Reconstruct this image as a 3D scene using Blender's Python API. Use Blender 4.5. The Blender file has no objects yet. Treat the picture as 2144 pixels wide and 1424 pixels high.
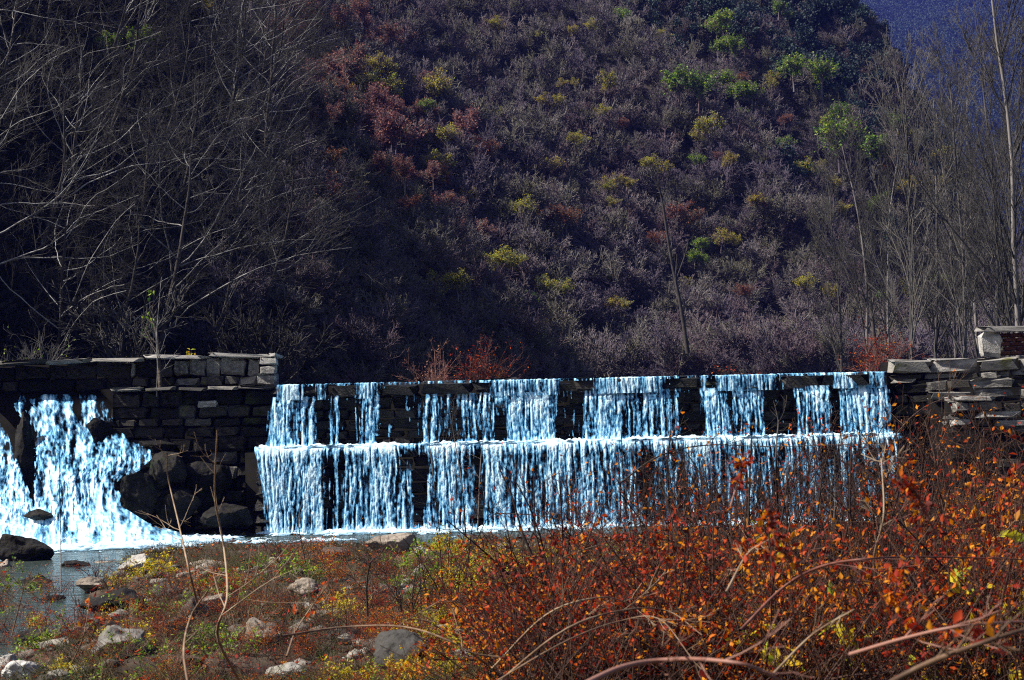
import bpy, bmesh, math, random
import numpy as np
from mathutils import Vector, Matrix

rng = np.random.default_rng(7)
random.seed(7)
C = bpy.context.scene.collection
scene = bpy.context.scene
R = math.radians

# ------------------------------------------------------------------ camera
CAM = np.array([0.0, 0.0, 2.2])
PITCH, ROLL, F = 2.67, -1.25, 3600.0          # F: focal length in photo pixels
cd = bpy.data.cameras.new('camera')
cam = bpy.data.objects.new('camera', cd)
C.objects.link(cam)
cd.sensor_width = 36.0
cd.lens = F / 2144 * 36.0
cd.clip_start, cd.clip_end = 0.1, 4000
camM = Matrix.Rotation(R(90 + PITCH), 3, 'X') @ Matrix.Rotation(R(ROLL), 3, 'Z')
cam.matrix_world = Matrix.Translation(CAM) @ camM.to_4x4()
cd.dof.use_dof = True
cd.dof.focus_distance = 32
cd.dof.aperture_fstop = 6.3
scene.camera = cam

# ------------------------------------------------------------------ light
SUN_AZ = np.array([-0.97, -0.08]); SUN_AZ /= np.linalg.norm(SUN_AZ)
SUN_EL = 47.5
SUN = np.array([SUN_AZ[0] * math.cos(R(SUN_EL)), SUN_AZ[1] * math.cos(R(SUN_EL)), math.sin(R(SUN_EL))])
world = bpy.data.worlds.new('World')
scene.world = world
world.use_nodes = True
wn = world.node_tree
sky = wn.nodes.new('ShaderNodeTexSky')
sky.sky_type = 'NISHITA'
sky.sun_disc = False
sky.sun_elevation = R(SUN_EL)
sky.sun_rotation = math.atan2(SUN_AZ[0], SUN_AZ[1])
sky.air_density, sky.dust_density, sky.ozone_density = 0.8, 3.0, 0.6
bg = wn.nodes['Background']
bg.inputs['Strength'].default_value = 0.06
wn.links.new(sky.outputs[0], bg.inputs['Color'])
sl = bpy.data.lights.new('sun', 'SUN')
sl.energy, sl.angle, sl.color = 5.0, R(0.5), (1.0, 0.93, 0.82)
so = bpy.data.objects.new('sun', sl)
C.objects.link(so)
so.rotation_euler = Vector(SUN).to_track_quat('Z', 'Y').to_euler()
scene.view_settings.view_transform = 'Standard'
scene.view_settings.look = 'None'
scene.view_settings.exposure = 1.1
scene.view_settings.gamma = 1
scene.view_settings.use_curve_mapping = False
cy = scene.cycles
cy.max_bounces, cy.diffuse_bounces, cy.glossy_bounces, cy.transmission_bounces = 4, 2, 2, 3
cy.volume_bounces, cy.transparent_max_bounces = 0, 10
cy.use_denoising = False
cy.filter_width = 1.15
cy.sample_clamp_direct, cy.sample_clamp_indirect = 5.0, 2.5
cy.caustics_reflective = cy.caustics_refractive = False


def W(px, py, y):
    """the point at depth y on the ray through a photo pixel"""
    d = camM @ Vector(((px - 1072) / F, -(py - 712) / F, -1.0))
    return CAM + np.array(d) * (y / d.y)


def Gz(px, py, z=0.1):
    d = camM @ Vector(((px - 1072) / F, -(py - 712) / F, -1.0))
    return CAM + np.array(d) * ((z - CAM[2]) / d.z)


def proj(p):
    """photo pixel of world points (n,3) -> px, py, depth"""
    q = (np.asarray(p) - CAM) @ np.array(camM)
    return 1072 + F * q[..., 0] / -q[..., 2], 712 - F * q[..., 1] / -q[..., 2], -q[..., 2]


# ------------------------------------------------------------------ noise
_tab = np.random.default_rng(3).random(65536)


def _h(ix, iy, iz=0):
    return _tab[(ix * 374761 + iy * 668265 + iz * 127413) & 65535]


def vnoise(x, y, seed=0):
    x = np.asarray(x, float); y = np.asarray(y, float)
    ix = np.floor(x).astype(np.int64); iy = np.floor(y).astype(np.int64)
    fx, fy = x - ix, y - iy
    fx = fx * fx * (3 - 2 * fx); fy = fy * fy * (3 - 2 * fy)
    a = _h(ix, iy, seed) * (1 - fx) + _h(ix + 1, iy, seed) * fx
    b = _h(ix, iy + 1, seed) * (1 - fx) + _h(ix + 1, iy + 1, seed) * fx
    return (a * (1 - fy) + b * fy) * 2 - 1


def fbm(x, y, o=4, seed=0):
    s = 0; a = 1; t = 0
    for i in range(o):
        s = s + a * vnoise(x * 2 ** i + 17.3 * i, y * 2 ** i - 9.1 * i, seed + i); t += a; a *= 0.55
    return s / t


def noise3(p, f, seed=0):
    return (vnoise(p[:, 0] * f, p[:, 1] * f, seed) + vnoise(p[:, 1] * f + 5, p[:, 2] * f, seed + 1) + vnoise(p[:, 2] * f + 9, p[:, 0] * f, seed + 2)) / 3


# ------------------------------------------------------------------ mesh helpers
class MB:
    """collects vertices, triangles, quads and a per-vertex tint; builds ONE mesh"""
    def __init__(s):
        s.v, s.q, s.t, s.c, s.n = [], [], [], [], 0

    def add(s, v, quads=None, tris=None, tint=None):
        v = np.asarray(v, float).reshape(-1, 3)
        if quads is not None and len(quads): s.q.append(np.asarray(quads) + s.n)
        if tris is not None and len(tris): s.t.append(np.asarray(tris) + s.n)
        s.v.append(v); s.c.append(np.full(len(v), 0.5) if tint is None else np.broadcast_to(tint, (len(v),)))
        s.n += len(v)
        return s

    def mesh(s, name, mat, smooth=False):
        me = bpy.data.meshes.new(name)
        v = np.concatenate(s.v)
        q = np.concatenate(s.q) if s.q else np.zeros((0, 4), int)
        t = np.concatenate(s.t) if s.t else np.zeros((0, 3), int)
        me.vertices.add(len(v)); me.vertices.foreach_set('co', v.astype(np.float32).ravel())
        me.loops.add(q.size + t.size)
        me.loops.foreach_set('vertex_index', np.concatenate([q.ravel(), t.ravel()]).astype(np.int32))
        me.polygons.add(len(q) + len(t))
        st = np.concatenate([np.arange(len(q)) * 4, len(q) * 4 + np.arange(len(t)) * 3]).astype(np.int32)
        me.polygons.foreach_set('loop_start', st)
        if smooth: me.polygons.foreach_set('use_smooth', np.ones(len(st), bool))
        a = me.attributes.new('tint', 'FLOAT', 'POINT')
        a.data.foreach_set('value', np.concatenate(s.c).astype(np.float32))
        me.update(calc_edges=True)
        if mat: me.materials.append(mat)
        return me

    def build(s, name, mat, parent=None, smooth=False):
        return link(name, s.mesh(name, mat, smooth), parent)


def link(name, me, parent=None):
    o = bpy.data.objects.new(name, me)
    C.objects.link(o)
    if parent is not None: o.parent = parent
    return o


def thing(name, label, cat, loc=(0, 0, 0), group=None):
    o = bpy.data.objects.new(name, None)
    o.empty_display_size = 0.2
    C.objects.link(o)
    o.location = loc
    return tag(o, label, cat, group)


def tag(o, label, cat, group=None):
    o['label'] = label; o['category'] = cat
    if group: o['group'] = group
    return o


def kind(o, k, label=None):
    o['kind'] = k
    if label: o['label'] = label
    return o


def dup(root, loc, rz, sc, label, group, tilt=(0, 0)):
    r = root.copy(); C.objects.link(r)
    r.location = loc; r.rotation_euler = (tilt[0], tilt[1], rz)
    r.scale = (sc, sc, sc) if np.isscalar(sc) else sc
    r['label'] = label
    if group: r['group'] = group
    elif 'group' in r: del r['group']
    for ch in root.children:
        c = ch.copy(); C.objects.link(c); c.parent = r
        for g in ch.children:
            d = g.copy(); C.objects.link(d); d.parent = c
    return r


def nrm(a):
    return a / np.maximum(np.linalg.norm(a, axis=-1, keepdims=True), 1e-9)


def tubes(mb, P, Rr, sides=3, tint=None):
    """P (n,k,3) polylines with radii Rr (n,k) -> tubes"""
    n, k, _ = P.shape
    T = np.empty_like(P)
    T[:, 1:-1] = P[:, 2:] - P[:, :-2]; T[:, 0] = P[:, 1] - P[:, 0]; T[:, -1] = P[:, -1] - P[:, -2]
    T = nrm(T)
    ref = np.where(np.abs(nrm(P[:, -1] - P[:, 0])[:, None, 2:3]) > 0.9, np.array([1.0, 0.05, 0]), np.array([0.05, 0, 1.0]))
    A = nrm(np.cross(T, ref)); B = np.cross(T, A)
    th = np.arange(sides) * 2 * np.pi / sides
    V = P[:, :, None] + Rr[:, :, None, None] * (A[:, :, None] * np.cos(th)[:, None] + B[:, :, None] * np.sin(th)[:, None])
    base = (np.arange(n) * k * sides)[:, None, None]
    j = np.arange(k - 1)[None, :, None] * sides
    s = np.arange(sides)[None, None]; s2 = (s + 1) % sides
    Q = np.stack(np.broadcast_arrays(base + j + s, base + j + s2, base + j + sides + s2, base + j + sides + s), -1).reshape(-1, 4)
    tt = None if tint is None else np.repeat(np.broadcast_to(tint, (n,)), k * sides)
    mb.add(V.reshape(-1, 3), Q, tint=tt)


def grow(P, Rr, nc, t0, t1, ln, ang, up, k, rs, jit, g, bias=(0, 0, 0), minr=0.003, tip=0.35):
    n, kk, _ = P.shape
    idx = np.repeat(np.arange(n), nc); m = len(idx)
    t = g.uniform(t0, t1, m); f = t * (kk - 1); i = np.minimum(f.astype(int), kk - 2); fr = (f - i)[:, None]
    s = P[idx, i] * (1 - fr) + P[idx, i + 1] * fr
    r0 = Rr[idx, i] * (1 - fr[:, 0]) + Rr[idx, i + 1] * fr[:, 0]
    tan = nrm(P[idx, i + 1] - P[idx, i])
    per = nrm(np.cross(tan, g.normal(size=(m, 3))))
    a = R(ang) * g.uniform(0.6, 1.3, m)[:, None]
    d = np.cos(a) * tan + np.sin(a) * per
    L = np.linalg.norm(np.diff(P, axis=1), axis=2).sum(1)[idx] * ln * (1.15 - 0.6 * t) * g.uniform(0.6, 1.25, m)
    out = np.empty((m, k, 3)); out[:, 0] = s
    b = np.array([bias[0], bias[1], bias[2] + up])
    for q in range(1, k):
        d = nrm(d + b / k + g.normal(size=(m, 3)) * jit)
        out[:, q] = out[:, q - 1] + d * (L / (k - 1))[:, None]
    rr = np.maximum((r0 * rs)[:, None] * np.linspace(1, tip, k), minr)
    return out, rr


def spline(pts, k):
    """Catmull-Rom through pts, k samples"""
    p = np.asarray(pts, float); n = len(p)
    q = np.vstack([2 * p[0] - p[1], p, 2 * p[-1] - p[-2]])
    u = np.linspace(0, n - 1, k); i = np.minimum(u.astype(int), n - 2); t = (u - i)[:, None]
    a, b, c, d = q[i], q[i + 1], q[i + 2], q[i + 3]
    return 0.5 * (2 * b + (c - a) * t + (2 * a - 5 * b + 4 * c - d) * t ** 2 + (3 * b - a - 3 * c + d) * t ** 3)


def leaves(mb, pos, size, g, tint, flat=0.0, wide=0.55):
    """folded lozenge leaves, two triangles either side of the midrib"""
    n = len(pos)
    d = nrm(g.normal(size=(n, 3)) * np.array([1, 1, 1 - flat]))
    u = nrm(np.cross(d, g.normal(size=(n, 3)) * (1 - flat) + np.array([0, 0, flat * 2])))
    w = np.cross(d, u)
    sz = (size * g.uniform(0.6, 1.3, n))[:, None]
    a = pos; tipp = pos + d * sz
    mid = pos + d * sz * 0.45
    l = mid + (u * wide * 0.5 + w * 0.12) * sz; r = mid + (-u * wide * 0.5 + w * 0.12) * sz
    V = np.stack([a, l, tipp, r], 1).reshape(-1, 3)
    b = np.arange(n)[:, None] * 4
    T = np.concatenate([b + np.array([0, 2, 1]), b + np.array([0, 3, 2])])
    mb.add(V, tris=T, tint=np.repeat(tint, 4))


# ------------------------------------------------------------------ materials
def mat(name, cols, scale=3.0, rough=0.8, bump=0.0, bscale=20.0, tint=False, rnd=0.0, translucent=0.0, spec=0.3, stretch=(1, 1, 1), detail=6, obj=True, moss=None, mossat=0.6):
    """cols: colours along a ramp driven by noise (+ tint attribute, + random per object)"""
    m = bpy.data.materials.new(name); m.use_nodes = True
    nt = m.node_tree; N = nt.nodes; L = nt.links
    pb = N['Principled BSDF']
    tc = N.new('ShaderNodeTexCoord'); mp = N.new('ShaderNodeMapping')
    L.new(tc.outputs['Object' if obj else 'Generated'], mp.inputs[0]); mp.inputs['Scale'].default_value = stretch
    nz = N.new('ShaderNodeTexNoise'); nz.inputs['Scale'].default_value = scale; nz.inputs['Detail'].default_value = detail
    L.new(mp.outputs[0], nz.inputs['Vector'])
    fac = nz.outputs['Fac']
    if tint:
        at = N.new('ShaderNodeAttribute'); at.attribute_name = 'tint'
        mx = N.new('ShaderNodeMath'); mx.operation = 'MULTIPLY_ADD'
        L.new(nz.outputs['Fac'], mx.inputs[0]); mx.inputs[1].default_value = 0.15
        L.new(at.outputs['Fac'], mx.inputs[2]); fac = mx.outputs[0]
    if rnd:
        oi = N.new('ShaderNodeObjectInfo'); mm = N.new('ShaderNodeMath'); mm.operation = 'MULTIPLY_ADD'
        L.new(oi.outputs['Random'], mm.inputs[0]); mm.inputs[1].default_value = rnd
        ad = N.new('ShaderNodeMath'); ad.operation = 'SUBTRACT'; L.new(fac, ad.inputs[0]); ad.inputs[1].default_value = rnd / 2
        L.new(ad.outputs[0], mm.inputs[2]); fac = mm.outputs[0]
    cr = N.new('ShaderNodeValToRGB'); e = cr.color_ramp.elements
    lo, hi = (0.05, 0.95) if tint else (0.3, 0.7)
    for i, c in enumerate(cols):
        p = lo + (hi - lo) * i / max(1, len(cols) - 1)
        el = e[i] if i < 2 else e.new(p)
        el.position = p; el.color = (*c, 1)
    for i, c in enumerate(cols):
        e[i].position = lo + (hi - lo) * i / max(1, len(cols) - 1); e[i].color = (*c, 1)
    L.new(fac, cr.inputs[0]); col = cr.outputs[0]
    if moss:
        n2 = N.new('ShaderNodeTexNoise'); n2.inputs['Scale'].default_value = 2.3; n2.inputs['Detail'].default_value = 8
        g = N.new('ShaderNodeNewGeometry'); L.new(g.outputs['Position'], n2.inputs['Vector'])
        r2 = N.new('ShaderNodeValToRGB'); r2.color_ramp.elements[0].position = mossat; r2.color_ramp.elements[1].position = mossat + 0.08
        L.new(n2.outputs['Fac'], r2.inputs[0])
        mc = N.new('ShaderNodeMix'); mc.data_type = 'RGBA'
        L.new(r2.outputs[0], mc.inputs['Factor']); L.new(col, mc.inputs['A']); mc.inputs['B'].default_value = (*moss, 1); col = mc.outputs['Result']
    L.new(col, pb.inputs['Base Color'])
    pb.inputs['Roughness'].default_value = rough; pb.inputs['Specular IOR Level'].default_value = spec
    if bump:
        nb = N.new('ShaderNodeTexNoise'); nb.inputs['Scale'].default_value = bscale; nb.inputs['Detail'].default_value = 8
        L.new(mp.outputs[0], nb.inputs['Vector'])
        bp = N.new('ShaderNodeBump'); bp.inputs['Strength'].default_value = bump; bp.inputs['Distance'].default_value = 0.05
        L.new(nb.outputs['Fac'], bp.inputs['Height']); L.new(bp.outputs[0], pb.inputs['Normal'])
    if translucent:
        tr = N.new('ShaderNodeBsdfTranslucent'); L.new(col, tr.inputs['Color'])
        ms = N.new('ShaderNodeMixShader'); ms.inputs[0].default_value = translucent
        L.new(pb.outputs[0], ms.inputs[1]); L.new(tr.outputs[0], ms.inputs[2])
        L.new(ms.outputs[0], N['Material Output'].inputs['Surface'])
    return m


M = {}
M['bark_pale'] = mat('pale bark', [(.07, .067, .065), (.19, .185, .18), (.38, .37, .36)], 6, .85, rnd=.5)
M['bark_grey'] = mat('grey twigs', [(.05, .047, .047), (.11, .10, .105), (.19, .175, .17)], 2, .9, rnd=.7)
M['bark_shade'] = mat('shade darkened fine twigs', [(.011, .010, .010), (.025, .023, .022), (.06, .056, .053)], 2, .9, rnd=.5)  # twigs darkened to imitate the shade of the near slope
def patchy(m, cols, scale):
    """let the species change from place to place on the slope"""
    nt = m.node_tree; N = nt.nodes; L = nt.links
    g = N.new('ShaderNodeNewGeometry'); nz = N.new('ShaderNodeTexNoise'); nz.inputs['Scale'].default_value = scale; nz.inputs['Detail'].default_value = 4
    L.new(g.outputs['Position'], nz.inputs['Vector'])
    oi = N.new('ShaderNodeObjectInfo'); ma = N.new('ShaderNodeMath'); ma.operation = 'MULTIPLY_ADD'; L.new(oi.outputs['Random'], ma.inputs[0]); ma.inputs[1].default_value = .34
    sb = N.new('ShaderNodeMath'); sb.operation = 'SUBTRACT'; L.new(nz.outputs['Fac'], sb.inputs[0]); sb.inputs[1].default_value = .17; L.new(sb.outputs[0], ma.inputs[2])
    cr = N.new('ShaderNodeValToRGB'); e = cr.color_ramp.elements
    for i, c in enumerate(cols):
        el = e[i] if i < 2 else e.new(.28 + .44 * i / (len(cols) - 1))
    for i, c in enumerate(cols): e[i].position = .28 + .44 * i / (len(cols) - 1); e[i].color = (*c, 1)
    L.new(ma.outputs[0], cr.inputs[0]); L.new(cr.outputs[0], N['Principled BSDF'].inputs['Base Color'])


M['bark_slim'] = mat('slim grey branches', [(.03, .028, .027), (.065, .06, .058), (.12, .112, .105)], 2, .9, rnd=.5)
M['bark_hill'] = mat('hillside twigs', [(.09, .072, .088), (.165, .135, .145), (.18, .16, .12), (.32, .285, .24)], 1.2, .9, rnd=1.0)
patchy(M['bark_hill'], [(.10, .08, .11), (.085, .068, .095), (.16, .135, .15), (.11, .105, .07), (.17, .155, .15), (.12, .08, .095), (.10, .08, .10)], .11)
M['bark_dark'] = mat('dark bark', [(.03, .027, .025), (.07, .06, .055)], 5, .9, rnd=.4)
M['cane_tan'] = mat('tan cane bark', [(.07, .038, .022), (.16, .10, .06), (.27, .20, .13)], 7, .7, rnd=.6)
M['cane_brown'] = mat('brown twigs', [(.009, .004, .003), (.028, .011, .007), (.07, .032, .018)], 7, .75, rnd=.6)
M['cane_red'] = mat('red brown cane bark', [(.07, .025, .02), (.16, .06, .04), (.24, .12, .09)], 7, .6, rnd=.6)
M['leaf_rust'] = mat('rust leaves', [(.030, .010, .008), (.13, .012, .007), (.34, .020, .005), (.52, .075, .004), (.70, .26, .006)], 3, .7, tint=True, rnd=.25, translucent=.45)
M['leaf_gold'] = mat('gold leaves', [(.38, .14, .01), (.60, .38, .012), (.66, .56, .02), (.34, .42, .03)], 3, .7, tint=True, rnd=.25, translucent=.45)
M['leaf_olive'] = mat('dull yellow hillside leaves', [(.22, .13, .02), (.42, .30, .025), (.50, .45, .04), (.26, .34, .04)], 3, .8, tint=True, rnd=.4, translucent=.35)
M['leaf_russet'] = mat('dull russet hillside leaves', [(.10, .035, .02), (.20, .06, .03), (.30, .11, .04)], 3, .8, tint=True, rnd=.4, translucent=.3)
M['leaf_green'] = mat('green leaves', [(.03, .08, .012), (.08, .18, .015), (.18, .33, .02), (.34, .40, .02)], 3, .6, tint=True, rnd=.3, translucent=.4)
M['leaf_dark'] = mat('dark evergreen needles', [(.006, .014, .016), (.014, .032, .034), (.03, .058, .05)], 3, .7, tint=True, rnd=.4, translucent=.15)
M['leaf_mauve'] = mat('dull red leaves', [(.12, .045, .05), (.24, .085, .085), (.34, .17, .11)], 3, .8, tint=True, rnd=.3, translucent=.3)
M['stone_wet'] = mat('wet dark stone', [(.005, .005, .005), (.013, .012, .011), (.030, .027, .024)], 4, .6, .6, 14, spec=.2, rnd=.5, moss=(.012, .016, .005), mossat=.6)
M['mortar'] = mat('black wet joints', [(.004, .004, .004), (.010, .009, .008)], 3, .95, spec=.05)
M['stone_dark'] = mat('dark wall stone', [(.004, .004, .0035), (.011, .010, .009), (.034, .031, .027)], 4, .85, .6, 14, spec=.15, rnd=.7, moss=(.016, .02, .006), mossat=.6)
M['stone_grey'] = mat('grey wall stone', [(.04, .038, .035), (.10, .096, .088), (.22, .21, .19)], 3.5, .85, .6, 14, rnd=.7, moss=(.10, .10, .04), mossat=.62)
M['stone_pale'] = mat('pale limestone', [(.14, .135, .13), (.30, .29, .27), (.46, .45, .43)], 3, .85, .6, 16, rnd=.3)
M['boulder_tan'] = mat('tan boulder', [(.055, .042, .032), (.13, .105, .082), (.25, .215, .175)], 3, .85, .6, 16, rnd=.4, moss=(.06, .07, .02), mossat=.66)
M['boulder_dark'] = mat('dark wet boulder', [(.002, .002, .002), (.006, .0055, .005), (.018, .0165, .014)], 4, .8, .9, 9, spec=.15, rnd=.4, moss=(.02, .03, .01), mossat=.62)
M['brick'] = mat('dark red brick', [(.09, .03, .025), (.16, .06, .045)], 6, .85, .4, 20, rnd=.5)
M['soil'] = mat('river bank soil', [(.010, .007, .005), (.028, .018, .010), (.055, .04, .026), (.045, .018, .008)], 1.6, .95, .8, 9, detail=10)
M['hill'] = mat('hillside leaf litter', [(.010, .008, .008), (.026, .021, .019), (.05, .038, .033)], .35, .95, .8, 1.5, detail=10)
def veil(name, cols, a0, a1):
    """water in the air: thick parts white and opaque, thin parts a clear veil (tint = thickness plus painted highlights)"""
    m = mat(name, cols, 22, .5, .15, 40, spec=.25, tint=True)
    nt = m.node_tree; N = nt.nodes; L = nt.links
    at = N.new('ShaderNodeAttribute'); at.attribute_name = 'tint'
    mr = N.new('ShaderNodeMapRange'); mr.inputs['From Min'].default_value = a0; mr.inputs['From Max'].default_value = a1; mr.clamp = True
    mr.interpolation_type = 'SMOOTHSTEP'
    L.new(at.outputs['Fac'], mr.inputs['Value'])
    tr = N.new('ShaderNodeBsdfTransparent'); tr.inputs['Color'].default_value = (.86, .93, .97, 1)
    ms = N.new('ShaderNodeMixShader'); L.new(mr.outputs[0], ms.inputs[0]); L.new(tr.outputs[0], ms.inputs[1]); L.new(N['Principled BSDF'].outputs[0], ms.inputs[2])
    L.new(ms.outputs[0], N['Material Output'].inputs['Surface'])
    return m


M['fall'] = veil('white falling water', [(.03, .08, .16), (.06, .20, .42), (.13, .42, .72), (.26, .60, .88), (.62, .84, .95)], -.05, .8)  # blue of the sky light put into the water colours
M['foam'] = veil('white foam', [(.10, .22, .34), (.30, .55, .76), (.66, .80, .88)], .15, .7)


def water_mat():
    m = bpy.data.materials.new('river water'); m.use_nodes = True
    nt = m.node_tree; N = nt.nodes; L = nt.links; pb = N['Principled BSDF']
    pb.inputs['Base Color'].default_value = (.03, .042, .036, 1); pb.inputs['Roughness'].default_value = .22
    pb.inputs['IOR'].default_value = 1.33
    tc = N.new('ShaderNodeTexCoord'); mp = N.new('ShaderNodeMapping'); mp.inputs['Scale'].default_value = (1.0, 2.4, 1)
    L.new(tc.outputs['Object'], mp.inputs[0])
    nz = N.new('ShaderNodeTexNoise'); nz.inputs['Scale'].default_value = 1.9; nz.inputs['Detail'].default_value = 5
    L.new(mp.outputs[0], nz.inputs['Vector'])
    bp = N.new('ShaderNodeBump'); bp.inputs['Strength'].default_value = 1.0; bp.inputs['Distance'].default_value = .22
    L.new(nz.outputs['Fac'], bp.inputs['Height']); L.new(bp.outputs[0], pb.inputs['Normal'])
    return m


M['river'] = water_mat()

# ------------------------------------------------------------------ terrain
ss = lambda a, b, x: np.clip((x - a) / (b - a), 0, 1) ** 2 * (3 - 2 * np.clip((x - a) / (b - a), 0, 1))


def ground_z(x, y):
    x = np.asarray(x, float); y = np.asarray(y, float)
    n = fbm(x * .35, y * .35, 4, 11)
    z = .16 + .22 * n + .10 * fbm(x * 1.6, y * 1.6, 3, 5)
    pool = ss(29.0, 31.5, y + .25 * x * (x < 0) * -.1 + 1.2 * fbm(x * .3, x * 0 + 3, 2, 8) - .16 * np.clip(-x - 2, 0, 4))
    z = z - .62 * pool
    cx = -7.2 + (28 - y) * .14                      # side channel towards the camera's left
    ch = np.exp(-((x - cx) / 1.0) ** 2) * (.8 + .5 * fbm(x * .9, y * .9, 2, 15)) * ss(12, 15, y)
    z = z - .50 * ch
    z = z + ss(13, 5, y) * .55 + ss(2.0, 7.0, x) * ss(30, 20, y) * .35   # near bank and the bank under the thicket
    z = np.where(y > 35.2, -.6 + 0 * z, z)
    return z


def near_hill(x, y):
    d = (x + 12) * -.942 + (y - 38.5) * .336
    d = d + 2.2 * fbm(x * .09, y * .09, 3, 21) + .5 * fbm(x * .5, y * .5, 3, 23)
    z = 2.6 + 1.22 * np.maximum(d, 0) + .08 * np.minimum(d, 0)
    z = 42 - np.log1p(np.exp((42 - z) / 5)) * 5 if False else np.minimum(z, 48 + .1 * (z - 48))
    back = np.maximum(y - 84 - .25 * x, 0)
    z = z - back * 1.9
    return np.maximum(z, 2.3)


def mid_hill(x, y):
    q, r = x * .819 + y * .574, y * .819 - x * .574
    n = 2.5 * fbm(x * .03, y * .03, 4, 31) + 12.0 * (1 - 1.6 * np.abs(fbm(q * .045 + .25 * fbm(x * .03, y * .03, 2, 33), r * .009, 2, 35))) - 6.5
    d = .80 * (.819 * (y - 96) - .574 * x * 1.0)
    z = 4.0 + np.maximum(d, 0) + .05 * np.minimum(d, 0) + n * ss(96, 125, y)
    z = z - 1.6 * np.log1p(np.exp((x - 35 - .03 * (y - 150)) / 3.0)) * 3.0 * ss(95, 130, y)
    z = np.minimum(z, 78 + .1 * (z - 78))
    return np.maximum(z, 2.4)


def far_hill(x, y):
    return 4 + np.maximum(0, .62 * (y - 640) + .10 * x + 50 * fbm(x * .004, y * .004, 4, 41) + 30 * np.abs(fbm(x * .010 + y * .004, y * .002, 2, 44)))


def sheet(name, fz, x0, x1, nx, y0, y1, ny, m, px=1.0):
    xs = np.linspace(x0, x1, nx); ys = y0 + (y1 - y0) * np.linspace(0, 1, ny) ** px
    X, Y = np.meshgrid(xs, ys)
    V = np.stack([X, Y, fz(X, Y)], -1).reshape(-1, 3)
    i = (np.arange(ny - 1)[:, None] * nx + np.arange(nx - 1)).reshape(-1, 1)
    Q = i + np.array([0, 1, nx + 1, nx])
    return kind(MB().add(V, Q).build(name, m, smooth=True), 'structure')


sheet('ground', ground_z, -45, 45, 360, -25, 38.5, 330, M['soil'])
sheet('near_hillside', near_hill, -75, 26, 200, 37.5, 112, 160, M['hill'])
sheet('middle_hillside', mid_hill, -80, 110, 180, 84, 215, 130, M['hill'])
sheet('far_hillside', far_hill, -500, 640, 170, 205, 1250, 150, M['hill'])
ext = kind(MB().add([(26, 37, 2.2), (110, 37, 2.6), (110, 90, 2.6), (26, 90, 2.2)], [(0, 1, 2, 3)]).build('valley_floor', M['hill']), 'structure')

# river below the weir and the pool held behind it
xs = np.linspace(-45, 45, 2)
kind(MB().add([(-45, 2, 0), (45, 2, 0), (45, 36.2, 0), (-45, 36.2, 0)], [(0, 1, 2, 3)]).build('river', M['river']), 'structure')
kind(MB().add([(-20, 36.5, 3.04), (30, 36.5, 3.04), (30, 86, 3.04), (-20, 86, 3.04)], [(0, 1, 2, 3)]).build('pool', M['river']), 'structure')

# ------------------------------------------------------------------ stone blocks and boulders
def block_mesh(name, m, seed):
    g = np.random.default_rng(seed)
    bm = bmesh.new(); bmesh.ops.create_cube(bm, size=1)
    bmesh.ops.bevel(bm, geom=list(bm.edges), offset=.10, segments=1, profile=.6, affect='EDGES')
    for v in bm.verts: v.co += Vector(g.uniform(-.12, .12, 3))
    bmesh.ops.triangulate(bm, faces=[f for f in bm.faces if len(f.verts) > 4])
    me = bpy.data.meshes.new(name); bm.to_mesh(me); bm.free(); me.materials.append(m)
    return me


BLK = {k: [block_mesh('stone', M[k], 50 + i) for i in range(6)] for k in ('stone_wet', 'stone_dark', 'stone_grey', 'stone_pale')}


def stone(parent, x, y, z, sx, sy, sz, m, name='stone', rz=0.0, ry=0.0):
    o = link(name, random.choice(BLK[m]), parent)
    p = Vector(parent.location)
    o.location = Vector((x, y, z)) - p
    sz *= random.uniform(.86, 1.06); o.scale = (sx, sy, sz)
    o.rotation_euler = (random.uniform(-.08, .08), ry + random.uniform(-.06, .06), rz + random.uniform(-.10, .10))
    return o


def courses(parent, x0, x1, z0, z1, yf, m, hh=(.17, .28), ll=(.28, .75), depth=.5, gap=.02, proud=.05, keep=None, cap=10 ** 6, pick=None):
    """lay rough stones course by course on a face yf(x,z)"""
    n = 0; z = z0
    while z < z1 - .05:
        h = min(random.uniform(hh[0] * .7, hh[1] * 1.15), z1 - z)
        if z1 - z - h < .1: h = z1 - z
        x = x0 - random.uniform(0, .3)
        while x < x1 - .03:
            l = random.uniform(*ll)
            xa, xb = max(x, x0), min(x + l, x1)
            if x1 - xb < .15: xb = x1
            xc, zc = (xa + xb) / 2, z + h / 2
            if xb - xa > .08 and (keep is None or keep(xc, zc)) and n < cap:
                mm = pick(xc, zc) if pick else m
                stone(parent, xc, yf(xc, zc) + depth / 2 - random.uniform(-proud, proud), zc, xb - xa - gap, depth, h - gap, mm); n += 1
            x = xb if xb == x1 else x + l
        z += h
    return n


def box(mb, x0, x1, y0, y1, z0, z1):
    v = [(x, y, z) for z in (z0, z1) for y in (y0, y1) for x in (x0, x1)]
    mb.add(v, [(0, 2, 3, 1), (4, 5, 7, 6), (0, 1, 5, 4), (2, 6, 7, 3), (1, 3, 7, 5), (0, 4, 6, 2)])


_ico = None


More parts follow.
